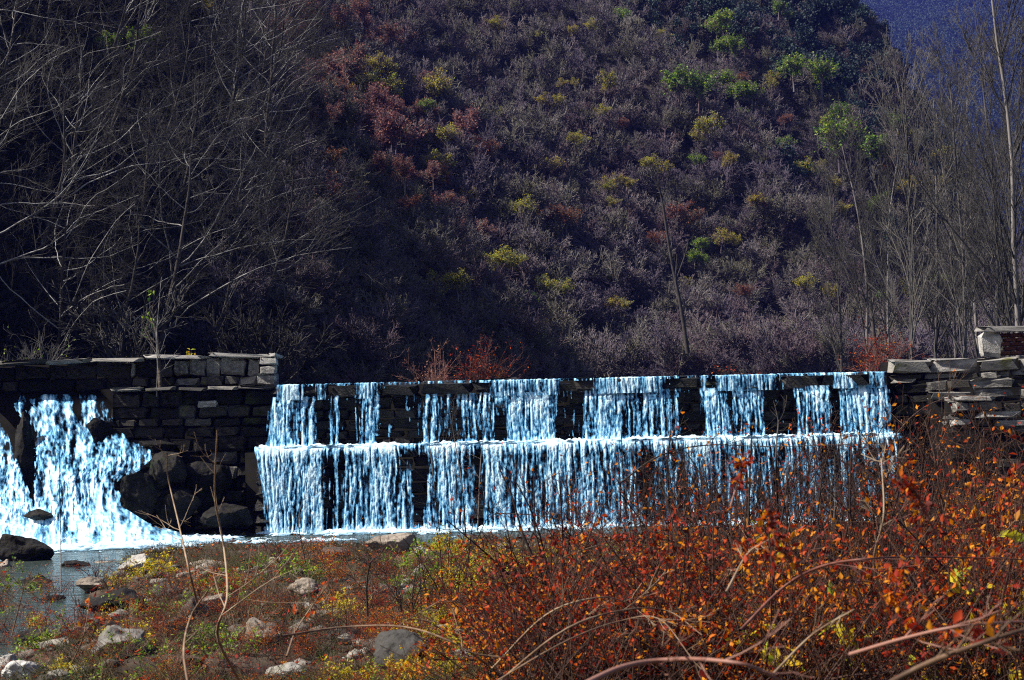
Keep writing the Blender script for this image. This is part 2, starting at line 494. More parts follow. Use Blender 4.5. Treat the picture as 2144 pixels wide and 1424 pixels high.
def boulder(loc, size, m, label, seed, rz=0.0, name='boulder', cat='rock', group=None, sharp=.35, sink=.25):
    global _ico
    if _ico is None:
        bm = bmesh.new(); bmesh.ops.create_icosphere(bm, subdivisions=5, radius=1)
        bm.verts.ensure_lookup_table()
        _ico = (np.array([v.co for v in bm.verts]), np.array([[v.index for v in f.verts] for f in bm.faces])); bm.free()
    g = np.random.default_rng(seed)
    v = _ico[0].copy()
    for _ in range(20):                                      # flat broken faces
        d = nrm(g.normal(size=3)); c = g.uniform(.5, .85)
        k = v @ d; v -= np.maximum(k - c, 0)[:, None] * d * .9
    v *= (1 + .28 * noise3(v + seed, 1.4, seed % 50) + .16 * noise3(v + seed, 3.5, seed % 40 + 3) + .08 * noise3(v + seed, 8, 9) - .07 * np.abs(noise3(v + seed, 13, 4)) + .03 * noise3(v, 26, 6))[:, None]
    v *= np.array(size) / 2
    v[:, 2] = np.maximum(v[:, 2], -size[2] * .5)
    o = MB().add(v, tris=_ico[1]).build(name, M[m], smooth=False)
    o.location = (loc[0], loc[1], loc[2] + size[2] * (.5 - sink)); o.rotation_euler.z = rz
    return tag(o, label, cat, group)


# ------------------------------------------------------------------ the weir
YD = 36.0
CL, CRr = W(580, 808, YD), W(1850, 776, YD)
ZC = (CL[2] + CRr[2]) / 2
XL, XR = CL[0], CRr[0]
U = lambda px: XL + (px - 580) / 1270 * (XR - XL)          # photo column -> place along the crest
ZL = ZC - 1.34                                             # the middle ledge
weir = thing('weir', 'long stepped stone weir with water pouring over its crest', 'weir', ((XL + XR) / 2, YD, 0))
cb = MB()
box(cb, XL - .6, XR + .5, 36.02, 37.2, -.5, ZC - .04)
box(cb, XL - .6, XR + .5, 35.42, 36.05, -.5, ZL - .06)
co = cb.build('core', M['mortar'], weir); co.location = -Vector(weir.location)
yup = lambda x, z: 35.86 - .10 * (ZC - z)
ylo = lambda x, z: 35.28 - .16 * (ZL - z)
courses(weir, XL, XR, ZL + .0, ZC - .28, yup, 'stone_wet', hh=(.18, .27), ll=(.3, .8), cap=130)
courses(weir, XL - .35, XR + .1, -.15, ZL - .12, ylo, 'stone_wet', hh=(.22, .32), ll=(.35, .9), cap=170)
x = XL
while x < XR:                                              # coping of the crest and slabs of the ledge
    l = random.uniform(.7, 1.2); l = min(l, XR - x)
    stone(weir, x + l / 2, 36.1 + random.uniform(-.06, .06), ZC - .15 + random.uniform(-.03, .022), l - .02, 1.0 + random.uniform(-.12, .12), .25, 'stone_wet', 'coping_stone')
    x += l
x = XL - .4
while x < XR + .1:
    l = random.uniform(.8, 1.4); l = min(l, XR + .1 - x)
    stone(weir, x + l / 2, 35.52 + random.uniform(-.05, .05), ZL - .08, l - .02, .72, .16, 'stone_wet', 'ledge_slab')
    x += l


def curtain(name, parent, pxa, pxb, path, cover, seed, res=.012, flare=0.0, relief=.02, m='fall', thr=0.0, streak=26.0, clump=1.0):
    """a sheet of falling water: a fine grid down the path with holes where the water parts, thick where it gathers"""
    xa, xb = U(pxa), U(pxb)
    P = spline(path, 60); seg = np.r_[0, np.cumsum(np.linalg.norm(np.diff(P, axis=0), axis=1))]
    nv = int(seg[-1] / (res * 1.15)) + 2; nu = int((xb - xa) / res) + 2
    s = np.linspace(0, seg[-1], nv)
    py = np.interp(s, seg, P[:, 0]); pz = np.interp(s, seg, P[:, 1])
    u = np.linspace(xa, xb, nu)
    X, S = np.meshgrid(u, s)
    st = fbm(X * streak + .9 * fbm(X * 3, S * 2, 2, seed + 2), S * 1.5, 3, seed); cl = .65 * fbm(X * 26 + .7 * fbm(X * 6, S * 5, 2, seed + 1), S * 13, 4, seed + 9) + .35 * fbm(X * 34, S * 4, 3, seed + 12); big = fbm(X * 2.2, S * .9, 2, seed + 4)
    V01 = S / seg[-1]
    D = .12 + cover(580 + (X - XL) / (XR - XL) * 1270, V01) + .75 * st + clump * .45 * cl + .45 * big
    Yp = py[:, None] - (.02 + relief * (np.clip(D, 0, 1.2) + .7 * cl) ) * np.clip(V01 * 6, .15, 1)
    Xp = X + .02 * cl + flare * V01 * (XL + .5 - X) * np.clip((XL + 1.3 - X) / 1.3, 0, 1)
    Zp = pz[:, None] + .015 * st
    ok = D > thr
    i = np.arange(nv - 1)[:, None] * nu + np.arange(nu - 1)
    f = ok[:-1, :-1] & ok[1:, :-1] & ok[:-1, 1:] & ok[1:, 1:]
    Q = i[f].reshape(-1, 1) + np.array([0, 1, nu + 1, nu])
    if not len(Q): return None
    V = np.stack([Xp, Yp, Zp], -1).reshape(-1, 3)
    used, inv = np.unique(Q, return_inverse=True)
    V = V[used] - np.array(parent.location)
    tn = np.clip(.12 + .75 * np.clip(D, 0, 1.1) + .6 * cl + .35 * st, 0, 1).reshape(-1)[used]  # clump and streak noise paints highlights on top of the thickness
    mb = MB().add(V, inv.reshape(-1, 4), tint=tn)
    return mb.build(name, M[m], parent, smooth=True)


def seg_cover(segs, soft=9.0):
    """segs: (px0, px1, strength)"""
    def f(px, v):
        c = np.full(px.shape, -1.5)
        for a, b, s in segs:
            w = np.minimum(px - a, b - px) / soft
            c = np.maximum(c, np.clip(w, -1.5, 1) * .8 - .8 + .75 * s - .12)
        return c
    return f


wf = thing('waterfall', 'wide blue white curtain of water falling in two tiers down the stone weir', 'waterfall', ((XL + XR) / 2, YD - .4, 0))
lip = [(36.55, ZC - .012), (36.0, ZC - .008), (35.64, ZC - .012), (35.57, ZC - .06), (35.54, ZC - .34)]
up = [(35.62, ZC - .27), (35.60, ZC - .34), (35.52, ZC - .6), (35.46, ZC - 1.0), (35.42, ZL + .02)]
lo = [(35.52, ZL + .05), (35.25, ZL + .06), (35.06, ZL + .03), (34.97, ZL - .12), (34.88, ZL - .6), (34.72, .02)]
crest_segs = [(580, 1850, .02), (578, 645, .7), (652, 700, .15), (735, 815, .1), (1032, 1172, .85), (1238, 1392, .95), (1455, 1478, .5), (1488, 1628, .75), (1738, 1790, .9), (1806, 1850, .8), (700, 740, -.2), (880, 1032, -.15), (1628, 1740, -.3)]
for k, (a, b, s) in enumerate(crest_segs):
    curtain('crest_sheet', wf, a - 6, b + 6, lip if (s > -.05 and b - a < 900) else lip[:4], (lambda px, v, a=a, b=b, s=s: seg_cover([(a, b, s + .30)], 16)(px, v) - .5 * np.clip(v - .6, 0, .4)), 100 + k, clump=.6, relief=.02)
ups = [(566, 670, 1.0), (690, 720, .45), (750, 802, .3), (868, 960, .35), (955, 1042, .6), (1052, 1164, 1.0), (1213, 1305, 1.0), (1300, 1345, .2), (1335, 1422, .65), (1460, 1520, .85), (1520, 1594, .6), (1652, 1732, .55), (1742, 1852, .85)]
o = curtain('trickles', wf, 560, 1856, up, seg_cover([(566, 1852, -.30)], 9), 139)
kind(o, 'stuff')
for k, (a, b, s) in enumerate(ups):
    curtain('water_strand', wf, a - 8, b + 8, up, lambda px, v, a=a, b=b, s=s: seg_cover([(a, b, s)], 9)(px, v) - .35 * (np.clip(v - .25, 0, .5)) + .9 * np.clip(v - .88, 0, .12) * 6, 140 + k, flare=.0)
los = [(548, 690, .85), (690, 725, -.25), (722, 872, .38), (872, 890, -.2), (890, 1000, .40), (1000, 1210, .5), (1200, 1330, .42), (1330, 1430, -.02), (1420, 1600, .20), (1600, 1860, .12)]


def lowcover(px, v):
    c = np.full(px.shape, -1.0)
    for a, b, s in los:
        c = np.maximum(c, np.clip(np.minimum(px - a, b - px) / 12, -1.5, 1) * .6 - .6 + .75 * s - .04)
    return c + 1.2 * np.clip(.34 - v, 0, .14) * 6 + 1.1 * np.clip(v - .93, 0, .07) * 10


curtain('lower_veil', wf, 540, 1862, lo, lowcover, 190, flare=.28, relief=.02)
# splash along the ledge and churned foam along the foot
def foam_patch(name, xa, xb, ya, yb, z0, cover, seed, parent=None, res=.04, h=.12, label=None, m='foam'):
    nx, ny = int((xb - xa) / res) + 2, int((yb - ya) / res) + 2
    X, Y = np.meshgrid(np.linspace(xa, xb, nx), np.linspace(ya, yb, ny))
    a = fbm(X * 2.5, Y * 5, 3, seed); b = fbm(X * 9, Y * 12, 2, seed + 5)
    D = cover(X, Y) + .6 * a + .35 * b
    Z = z0 + h * np.clip(D, 0, 1) * (.6 + .6 * b)
    ok = D > 0
    i = np.arange(ny - 1)[:, None] * nx + np.arange(nx - 1)
    f = ok[:-1, :-1] & ok[1:, :-1] & ok[:-1, 1:] & ok[1:, 1:]
    Q = i[f].reshape(-1, 1) + np.array([0, 1, nx + 1, nx])
    V = np.stack([X, Y, Z], -1).reshape(-1, 3)
    used, inv = np.unique(Q, return_inverse=True)
    V = V[used]
    if parent is not None: V = V - np.array(parent.location)
    return MB().add(V, inv.reshape(-1, 4), tint=np.clip(.30 + .5 * D + .45 * b + .25 * a, 0, 1).reshape(-1)[used]).build(name, M[m], parent, smooth=True)


foam_patch('ledge_splash', XL - .3, XR, 34.98, 35.46, ZL + .03, lambda X, Y: .35 + 0 * X, 210, wf, res=.03, h=.10)
FX, FY = W(250, 1110, 33.2)[0], 33.2
def foamcover(X, Y):
    foot = 1.0 - (34.95 - Y) * 1.25 + .8 * fbm(X * 1.1, Y * .6, 3, 77)
    foot = np.where((X > XL - .3), foot, -2)
    d = np.hypot((X - FX) / 2.1, (Y - FY) / 1.9)
    big = 1.35 - d * 1.15
    tail = .45 - np.abs(Y - (32.0 + .12 * (X + 8))) * 1.2 - np.abs(X + 6) * .10
    return np.maximum(np.maximum(foot, big), tail)


kind(foam_patch('foam', -13.5, XR + .1, 29.5, 34.95, .006, foamcover, 220, h=.10), 'stuff', 'white foam churned up at the foot of the falls')

# ------------------------------------------------------------------ wall beside the gap (photo columns 0-580)
def wz(px, py, y=YD): return W(px, py, y)
ZT, ZS = W(480, 742, YD)[2], W(480, 809, YD)[2]
wl = thing('stone_wall', 'dark masonry wall with pale parapet, between the gushing gap and the weir', 'wall', (W(400, 800, YD)[0], YD, 0))
xW0, xW1 = W(-120, 800, YD)[0], W(578, 800, YD)[0]
xG = W(236, 900, YD)[0]
b = MB(); box(b, xW0, xW1 - .06, 36.42, 37.0, -.4, ZT - .12); box(b, xG, xW1 - .05, 36.05, 36.5, -.4, ZS - .1)
c_ = b.build('core', M['mortar'], wl); c_.location = -Vector(wl.location)
par_x = W(275, 800, YD)[0]
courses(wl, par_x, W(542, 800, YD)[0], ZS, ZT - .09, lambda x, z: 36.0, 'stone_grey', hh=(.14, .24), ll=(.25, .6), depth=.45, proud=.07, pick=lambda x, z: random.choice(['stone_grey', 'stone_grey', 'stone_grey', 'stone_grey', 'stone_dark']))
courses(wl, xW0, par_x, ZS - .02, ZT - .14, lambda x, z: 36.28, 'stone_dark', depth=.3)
for zz, h in ((ZS, .24), (ZS + .24, .18), (ZS + .42, ZT - .09 - ZS - .42)):   # end pillar
    stone(wl, W(561, 800, YD)[0], 36.12, zz + h / 2, .36, .62, h - .012, 'stone_pale', 'pillar_block')
x = xW0
while x < xW1:                                             # coping, dips towards the far end
    l = min(random.uniform(.8, 1.5), xW1 + .04 - x); 
    dz = -.03 * np.clip((par_x - x) / 2, 0, 1)
    stone(wl, x + l / 2, 36.3, ZT - .045 + dz, l - .01, .9, .085, 'stone_grey' if x < par_x else 'stone_pale', 'coping_stone')
    x += l
x = xG + .05
while x < xW1:                                             # string course
    l = min(random.uniform(.6, 1.2), xW1 + .02 - x)
    stone(wl, x + l / 2, 36.0, ZS - .035, l - .01, .62, .07, 'stone_grey', 'ledge_slab')
    x += l
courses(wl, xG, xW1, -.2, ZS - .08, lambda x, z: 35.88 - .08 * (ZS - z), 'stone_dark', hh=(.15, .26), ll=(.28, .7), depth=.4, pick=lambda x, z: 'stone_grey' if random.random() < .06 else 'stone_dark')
pl = W(432, 845, 35.7)
stone(wl, pl[0], 35.9, pl[2], .42, .3, .13, 'stone_pale')
# ------------------------------------------------------------------ stepped wall at the other end
wr = thing('stone_wall', 'grey wall of long ledge-like slabs stepping up beside the weir end and the thicket', 'wall', (W(2000, 900, 35.5)[0], 35.6, 0))
xa, xb = W(1868, 800, 36)[0], W(2300, 800, 36)[0]
b = MB(); box(b, xa + .1, xb, 36.1, 37.6, -.4, W(2000, 752, 36)[2]); box(b, W(1935, 800, 36)[0], xb, 35.5, 36.2, -.4, W(2000, 805, 35.6)[2]); box(b, W(1960, 800, 36)[0], xb, 35.1, 35.6, -.4, W(2060, 835, 35.2)[2])
c_ = b.build('core', M['mortar'], wr); c_.location = -Vector(wr.location)
pk = lambda x, z: random.choice(['stone_grey', 'stone_grey', 'stone_pale', 'stone_dark', 'stone_grey'])
z1, z2, z3 = W(2000, 750, 36)[2], W(2000, 797, 35.5)[2], W(2060, 830, 35)[2]
courses(wr, xa, xb, z2 - .05, z1, lambda x, z: 35.9, None, hh=(.11, .2), ll=(.3, 1.0), depth=.8, proud=.09, gap=.006, pick=pk, keep=lambda x, z: not (x < W(1935, 800, 36)[0] and z > z1 - .12))
courses(wr, W(1932, 800, 36)[0], xb, z3 - .05, z2, lambda x, z: 35.4, None, hh=(.11, .19), ll=(.3, 1.0), depth=.7, proud=.10, gap=.006, pick=pk)
courses(wr, W(1985, 800, 35)[0], xb, z3 - .75, z3, lambda x, z: 34.95, None, hh=(.11, .22), ll=(.3, .9), depth=.6, proud=.12, gap=.006, pick=pk)
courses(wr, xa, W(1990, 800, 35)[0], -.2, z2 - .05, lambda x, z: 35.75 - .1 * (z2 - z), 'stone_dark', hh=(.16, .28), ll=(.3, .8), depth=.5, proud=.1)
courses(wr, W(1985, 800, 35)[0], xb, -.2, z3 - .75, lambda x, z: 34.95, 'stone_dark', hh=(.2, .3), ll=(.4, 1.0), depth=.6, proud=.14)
# pier with a cap
pa, pc = W(2060, 742, 36.3), W(2098, 742, 36.3)
zb, zt = pa[2] - .04, W(2080, 682, 36.3)[2]
pier = thing('stone_pier', 'squat grey pier with flat cap slab and brick infill on the slab wall', 'pier', (pa[0], 36.3, zb))
stone(pier, (pa[0] + pc[0]) / 2, 36.55, (zb + zt) / 2 - .09, pc[0] - pa[0], .5, zt - zb - .19, 'stone_pale', 'block')
stone(pier, (pa[0] + pc[0]) / 2 + .75, 36.5, zt - .065, 2.0, .75, .12, 'stone_pale', 'cap')
bmesh_brick = block_mesh('brick', M['brick'], 91)
for r_ in range(5):
    for q in range(5):
        o = link('brick', bmesh_brick, pier); o.scale = (.235, .2, .085)
        o.location = (pc[0] - pa[0] + .14 + q * .245 + (r_ % 2) * .12, .32, .06 + r_ * .095)

# ------------------------------------------------------------------ the fall through the gap
gf = thing('waterfall', 'broad white torrent gushing through the gap beneath the dark masonry wall', 'waterfall', tuple(W(150, 1100, 34)))
def fan(name, parent, rows, seed, holes=(), res=.022, thr=-.42):
    """rows: (py, left px, right px, depth)"""
    rows = np.array(rows, float)
    nv = 230; nu = 260
    t = np.linspace(0, 1, nv); tt = np.linspace(0, 1, len(rows))
    rr = np.stack([np.interp(t, tt, rows[:, i]) for i in range(4)], 1)
    u = np.linspace(0, 1, nu)
    PX = rr[:, 1:2] + (rr[:, 2:3] - rr[:, 1:2]) * u; PY = np.repeat(rr[:, :1], nu, 1)
    st = fbm(PX * .09 + .5 * fbm(PX * .02, PY * .02, 2, seed + 7), PY * .016, 3, seed); cl = .6 * fbm(PX * .22 + .6 * fbm(PX * .03, PY * .03, 2, seed + 8), PY * .13, 4, seed + 3) + .4 * fbm(PX * .16, PY * .035, 3, seed + 4); bg_ = fbm(PX * .02, PY * .012, 2, seed + 6)
    D = .75 * st + .7 * cl + .6 * bg_ + (np.minimum(np.minimum(u, 1 - u) * 6, .85) - .42)[None] - .05 - .9 * np.clip(.10 - t, 0, .1)[:, None] * 8
    for hx, hy, hw, hh_ in holes:
        D = D - 2.2 * (1 + .8 * cl + 1.2 * bg_) * np.exp(-((PX - hx) / hw) ** 2 - ((PY - hy) / hh_) ** 2)
    V = np.empty((nv, nu, 3))
    for i in range(nv):
        y = rr[i, 3] - .06 * cl[i] - .22 * bg_[i] - .05 * st[i]
        for j in range(nu):
            V[i, j] = W(PX[i, j], PY[i, j], y[j])
    ok = D > thr
    i = np.arange(nv - 1)[:, None] * nu + np.arange(nu - 1)
    f = ok[:-1, :-1] & ok[1:, :-1] & ok[:-1, 1:] & ok[1:, 1:]
    Q = i[f].reshape(-1, 1) + np.array([0, 1, nu + 1, nu])
    used, inv = np.unique(Q, return_inverse=True)
    tn = np.clip(.46 + .3 * D + .9 * cl + .4 * st + .3 * (t[:, None] - .5), 0, 1).reshape(-1)[used]
    return MB().add(V.reshape(-1, 3)[used] - np.array(parent.location), inv.reshape(-1, 4), tint=tn).build(name, M['fall'], parent, smooth=True)


fan('torrent', gf, [(826, 20, 205, 36.2), (845, 22, 228, 35.8), (900, 62, 245, 35.4), (926, 64, 285, 35.0), (944, 66, 318, 34.7), (960, 67, 318, 34.5), (985, 68, 292, 34.2), (1010, 70, 250, 34.0), (1060, 72, 255, 33.6), (1095, 40, 310, 33.2), (1122, 10, 400, 32.8), (1148, -10, 430, 32.3)], 300,
    holes=((208, 905, 22, 18), (160, 856, 9, 16), (62, 850, 12, 7)))
gl = thing('waterfall', 'narrow slanting chute of white water beyond the dark rock at the torrent', 'waterfall', tuple(W(20, 1100, 34)))
fan('chute', gl, [(885, -60, 6, 35.6), (920, -60, 20, 35.2), (980, -60, 42, 34.7), (1040, -60, 66, 34.2), (1080, -50, 78, 33.7), (1112, -60, 120, 33.2), (1150, -60, 140, 32.4)], 330)
# broken masonry the torrents run over
for k, (px, py, w, h, dpt, lab) in enumerate([
    (50, 970, 62, 210, 35.0, 'tall black rock splitting the two white torrents'),
    (210, 906, 62, 60, 35.35, 'black rock standing in for the dark hollow near the top of the torrent'),  # rock added to imitate the shade of a hollow
    (290, 1045, 110, 120, 34.5, 'big black boulder washed on one side by the torrent'),
    (352, 985, 110, 95, 34.9, 'angular black rock stacked above the boulder by the torrent'),
    (375, 1060, 120, 90, 34.7, 'black rock between the torrent boulder and the masonry wall foot'),
    (430, 1005, 120, 130, 35.3, 'dark mossy block leaning on the masonry wall foot'),
    (330, 940, 120, 50, 35.4, 'flat dark ledge rock at the shoulder of the torrent'),
    (130, 955, 260, 280, 36.6, 'dark rock bed showing behind the torrent'),
    (82, 1080, 70, 34, 33.2, 'low black stone washed by foam below the torrents'),
    (50, 1152, 170, 75, 29.5, 'dark flat rock lying in the water below the torrents'),
    (478, 1078, 130, 62, 34.6, 'low dark boulder at the wall foot beside the weir'),
]):
    p = W(px, py, dpt); s = dpt / F
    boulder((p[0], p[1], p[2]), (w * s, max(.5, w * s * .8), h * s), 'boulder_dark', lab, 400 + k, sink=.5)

# ------------------------------------------------------------------ rocks of the river bank
rocks = [  # px, base py, width, height, material, label
    (292, 1212, 95, 42, 'stone_pale', 'pale grey wedge-shaped boulder at the edge of the shallow water'),
    (430, 1205, 105, 26, 'boulder_tan', 'long low tan slab between the bare stems and the pale boulder'),
    (560, 1212, 150, 22, 'boulder_tan', 'flat brown slab lying beyond the bare sapling stems'),
    (815, 1168, 128, 48, 'boulder_tan', 'large tan boulder in front of the foam under the weir'),
    (700, 1190, 90, 40, 'boulder_tan', 'rough brown boulder at the edge of the still water'),
    (765, 1140, 40, 22, 'stone_pale', 'small pale stone beside the large tan boulder'),
    (880, 1180, 60, 34, 'stone_pale', 'pale angular stone under the red leaves near the tan boulder'),
    (838, 1424, 150, 90, 'stone_grey', 'big rounded grey boulder beneath the arching tan cane'),
    (975, 1424, 90, 55, 'stone_pale', 'bright white stone next to the rounded grey boulder'),
    (545, 1375, 105, 65, 'boulder_tan', 'rounded brown boulder among the leafy weeds under the cane tip'),
    (235, 1395, 115, 62, 'stone_grey', 'grey mossy boulder in the weeds beside the channel'),
    (235, 1300, 170, 60, 'boulder_dark', 'dark boulder overhanging the channel'),
    (30, 1440, 110, 46, 'stone_pale', 'pale tan rock with rounded top in the corner by the reeds'),
    (12, 1385, 60, 55, 'stone_pale', 'white upright rock behind the rounded corner rock'),
    (60, 1215, 120, 30, 'boulder_dark', 'low dark shelf of rock along the shallow water'),
    (640, 1260, 80, 34, 'boulder_tan', 'brown stone half hidden by rust weeds in the middle of the bank'),
    (700, 1320, 130, 40, 'boulder_tan', 'broad pinkish slab crossed by the tan cane'),
    (430, 1300, 110, 44, 'boulder_tan', 'tan stone between the two sapling stems'),
    (350, 1260, 90, 36, 'stone_grey', 'grey stone on the channel bank behind the tan stone'),
    (590, 1424, 140, 30, 'stone_grey', 'flat grey slab at the lowest edge of the bank'),
    (1010, 1240, 70, 36, 'boulder_tan', 'brown stone peeping out of the gold and red leaves'),
    (450, 1165, 70, 22, 'boulder_dark', 'small dark mossy rock in the still water'),
    (150, 1180, 110, 22, 'boulder_dark', 'low dark rock awash beside the stalk in the shallow water'),
    (215, 1172, 70, 18, 'boulder_tan', 'flat brown stone awash in front of the white foam'),
    (100, 1250, 90, 26, 'boulder_dark', 'dark stone shelf splitting the channel'),
    (20, 1268, 80, 30, 'boulder_tan', 'brown stone at the channel side by the picture edge'),
    (190, 1235, 90, 28, 'boulder_tan', 'weathered stone at the bend of the channel'),
    (70, 1340, 110, 44, 'boulder_dark', 'dark rock behind the white upright rock'),
    (330, 1175, 80, 16, 'boulder_dark', 'thin dark slab at the end of the foam tail'),
    (620, 1150, 60, 16, 'boulder_dark', 'thin dark rock breaking the still water near the weir foot'),
]
for k, (px, py, w, h, m_, lab) in enumerate(rocks):
    p = Gz(px, py, .05); s = p[1] / F
    zg = float(ground_z(p[0], p[1]))
    boulder((p[0], p[1] + w * s * .3, max(-.1, min(zg, .1))), (w * s, w * s * .8, h * s * 1.35), m_, lab, 500 + k, rz=random.uniform(-.4, .4), sink=.22)

proto_ = [bpy.data.objects[n_] for n_ in [o.name for o in C.objects if o.name.startswith('boulder')][-10:]]
g = np.random.default_rng(515)
for k in range(55):
    px, py = g.uniform(-20, 900), 1160 + 270 * g.random() ** .8
    p = Gz(px, py, .08); zg = float(ground_z(p[0], p[1]))
    if zg < -.18: continue
    src = proto_[k % len(proto_)]; o = src.copy(); C.objects.link(o); w = g.uniform(.14, .55)
    o.location = (p[0], p[1], zg - w * .08); o.rotation_euler = (g.uniform(-.3, .3), g.uniform(-.3, .3), g.uniform(0, 6.28)); o.scale = (w / src.dimensions[0],) * 3 if src.dimensions[0] else (.3,) * 3
    o['label'] = 'small weathered stone among weeds on the rocky river bank'; o['group'] = 'small stones on the river bank'
# pebbles and cobbles
def pebbles(n, seed):
    g = np.random.default_rng(seed)
    bm = bmesh.new(); bmesh.ops.create_icosphere(bm, subdivisions=1, radius=1)
    V0 = np.array([v.co for v in bm.verts]); T0 = np.array([[v.index for v in f.verts] for f in bm.faces]); bm.free()
    y = 11 + 21 * g.random(n) ** 1.1; x = g.uniform(-.34, .30, n) * y
    ok = fbm(x * .7, y * .7, 3, 61) > .08; x, y = x[ok], y[ok]; n = len(x)
    s = .03 + .12 * g.random(n) ** 3
    sc = s[:, None] * np.stack([g.uniform(.8, 1.5, n), g.uniform(.8, 1.3, n), g.uniform(.4, .8, n)], 1)
    jit = 1 + .2 * g.normal(size=(n, len(V0), 1))
    V = V0[None] * jit * sc[:, None] + np.stack([x, y, ground_z(x, y) + s * .1], 1)[:, None]
    T = (np.arange(n) * len(V0))[:, None, None] + T0[None]
    return MB().add(V.reshape(-1, 3), tris=T.reshape(-1, 3), tint=np.repeat(g.random(n), len(V0)))


M['pebble'] = mat('river pebbles', [(.015, .013, .011), (.05, .042, .034), (.11, .10, .085), (.22, .205, .18)], 3, .8, .4, 20, tint=True)
kind(pebbles(5200, 62).build('pebbles', M['pebble']), 'stuff', 'loose river pebbles strewn over the bank')


# ------------------------------------------------------------------ plants
def tree_mesh(seed, kind_):
    g = np.random.default_rng(seed)
    tr, cr, lb = MB(), MB(), MB()
    def trunk(h, r, lean, k=9, wob=.05):
        p = np.zeros((1, k, 3)); d = np.array([lean[0], lean[1], 1.0])
        for i in range(1, k):
            d = nrm(d + g.normal(size=3) * wob + np.array([0, 0, .06])); p[0, i] = p[0, i - 1] + d * h / (k - 1)
        p[0, 0, 2] = -.3
        return p, r * np.linspace(1, .3, k)[None]
    if kind_ == 'sweep':                       # tall slope tree, long arching limbs
        P, Q = trunk(7.0, .10, (.28, -.12), wob=.07); tubes(tr, P, Q, 6)
        a, ra = grow(P, Q, 16, .18, 1, .70, 58, 0.30, 12, .38, .13, g, bias=(.55, -.05, 0), minr=.0055, tip=.2); tubes(lb, a, ra, 4)
        b_, rb = grow(a, ra, 8, .2, 1, .50, 40, .25, 8, .55, .16, g, bias=(.25, 0, 0), minr=.0045); tubes(cr, b_, rb, 3)
        c, rc = grow(b_, rb, 6, .15, 1, .50, 38, .2, 4, .6, .14, g, minr=.0045); tubes(cr, c, rc, 3)
        d, rd = grow(c, rc, 3, .2, 1, .55, 38, .15, 3, .7, .15, g, minr=.003); tubes(cr, d, rd, 3)
    elif kind_ == 'upright':                   # slender valley tree with steep branches
        P, Q = trunk(8.5, .065, (.03, 0), k=12, wob=.035); tubes(tr, P, Q, 6)
        a, ra = grow(P, Q, 30, .08, .98, .36, 30, .4, 6, .45, .07, g, minr=.008); tubes(cr, a, ra, 4)
        b_, rb = grow(a, ra, 8, .2, 1, .45, 30, .4, 4, .6, .09, g, minr=.006); tubes(cr, b_, rb, 3)
        c, rc = grow(b_, rb, 6, .15, 1, .55, 32, .3, 3, .65, .12, g, minr=.004); tubes(cr, c, rc, 3)
    elif kind_ == 'round':                     # small bushy tree of the far slope
        P, Q = trunk(2.2, .10, (.05, 0), k=5); tubes(tr, P, Q, 5)
        a, ra = grow(P, Q, 12, .35, 1, .95, 50, .5, 5, .55, .08, g, minr=.025); tubes(cr, a, ra, 3)
        b_, rb = grow(a, ra, 9, .2, 1, .55, 45, .35, 4, .6, .12, g, minr=.018); tubes(cr, b_, rb, 3)
        c, rc = grow(b_, rb, 8, .15, 1, .55, 42, .3, 3, .75, .15, g, minr=.014); tubes(cr, c, rc, 3)
    return tr, cr, lb


def make_tree(seed, kind_, name, mt, mc, leafm=None, nleaf=0, lsize=.3, label='', cat='tree', group=None):
    t = thing(name, label, cat, (0, 0, 0), group)
    tr, cr, lb = tree_mesh(seed, kind_)
    tr.build('trunk', mt, t)
    if lb.n: lb.build('limbs', M['bark_pale'], t)  # limbs paler than the twigs, rim light put into their colour
    cr.build('crown', mc, t)
    if leafm:
        g = np.random.default_rng(seed + 1)
        v = np.concatenate(cr.v); v = v[v[:, 2] > 1.0]
        p = v[g.integers(0, len(v), nleaf)] + g.normal(size=(nleaf, 3)) * .12
        lm = MB(); leaves(lm, p, np.full(nleaf, lsize), g, np.clip(.5 + .3 * g.normal(size=nleaf), 0, 1), wide=.7); lm.build('foliage', leafm, t)
    return t


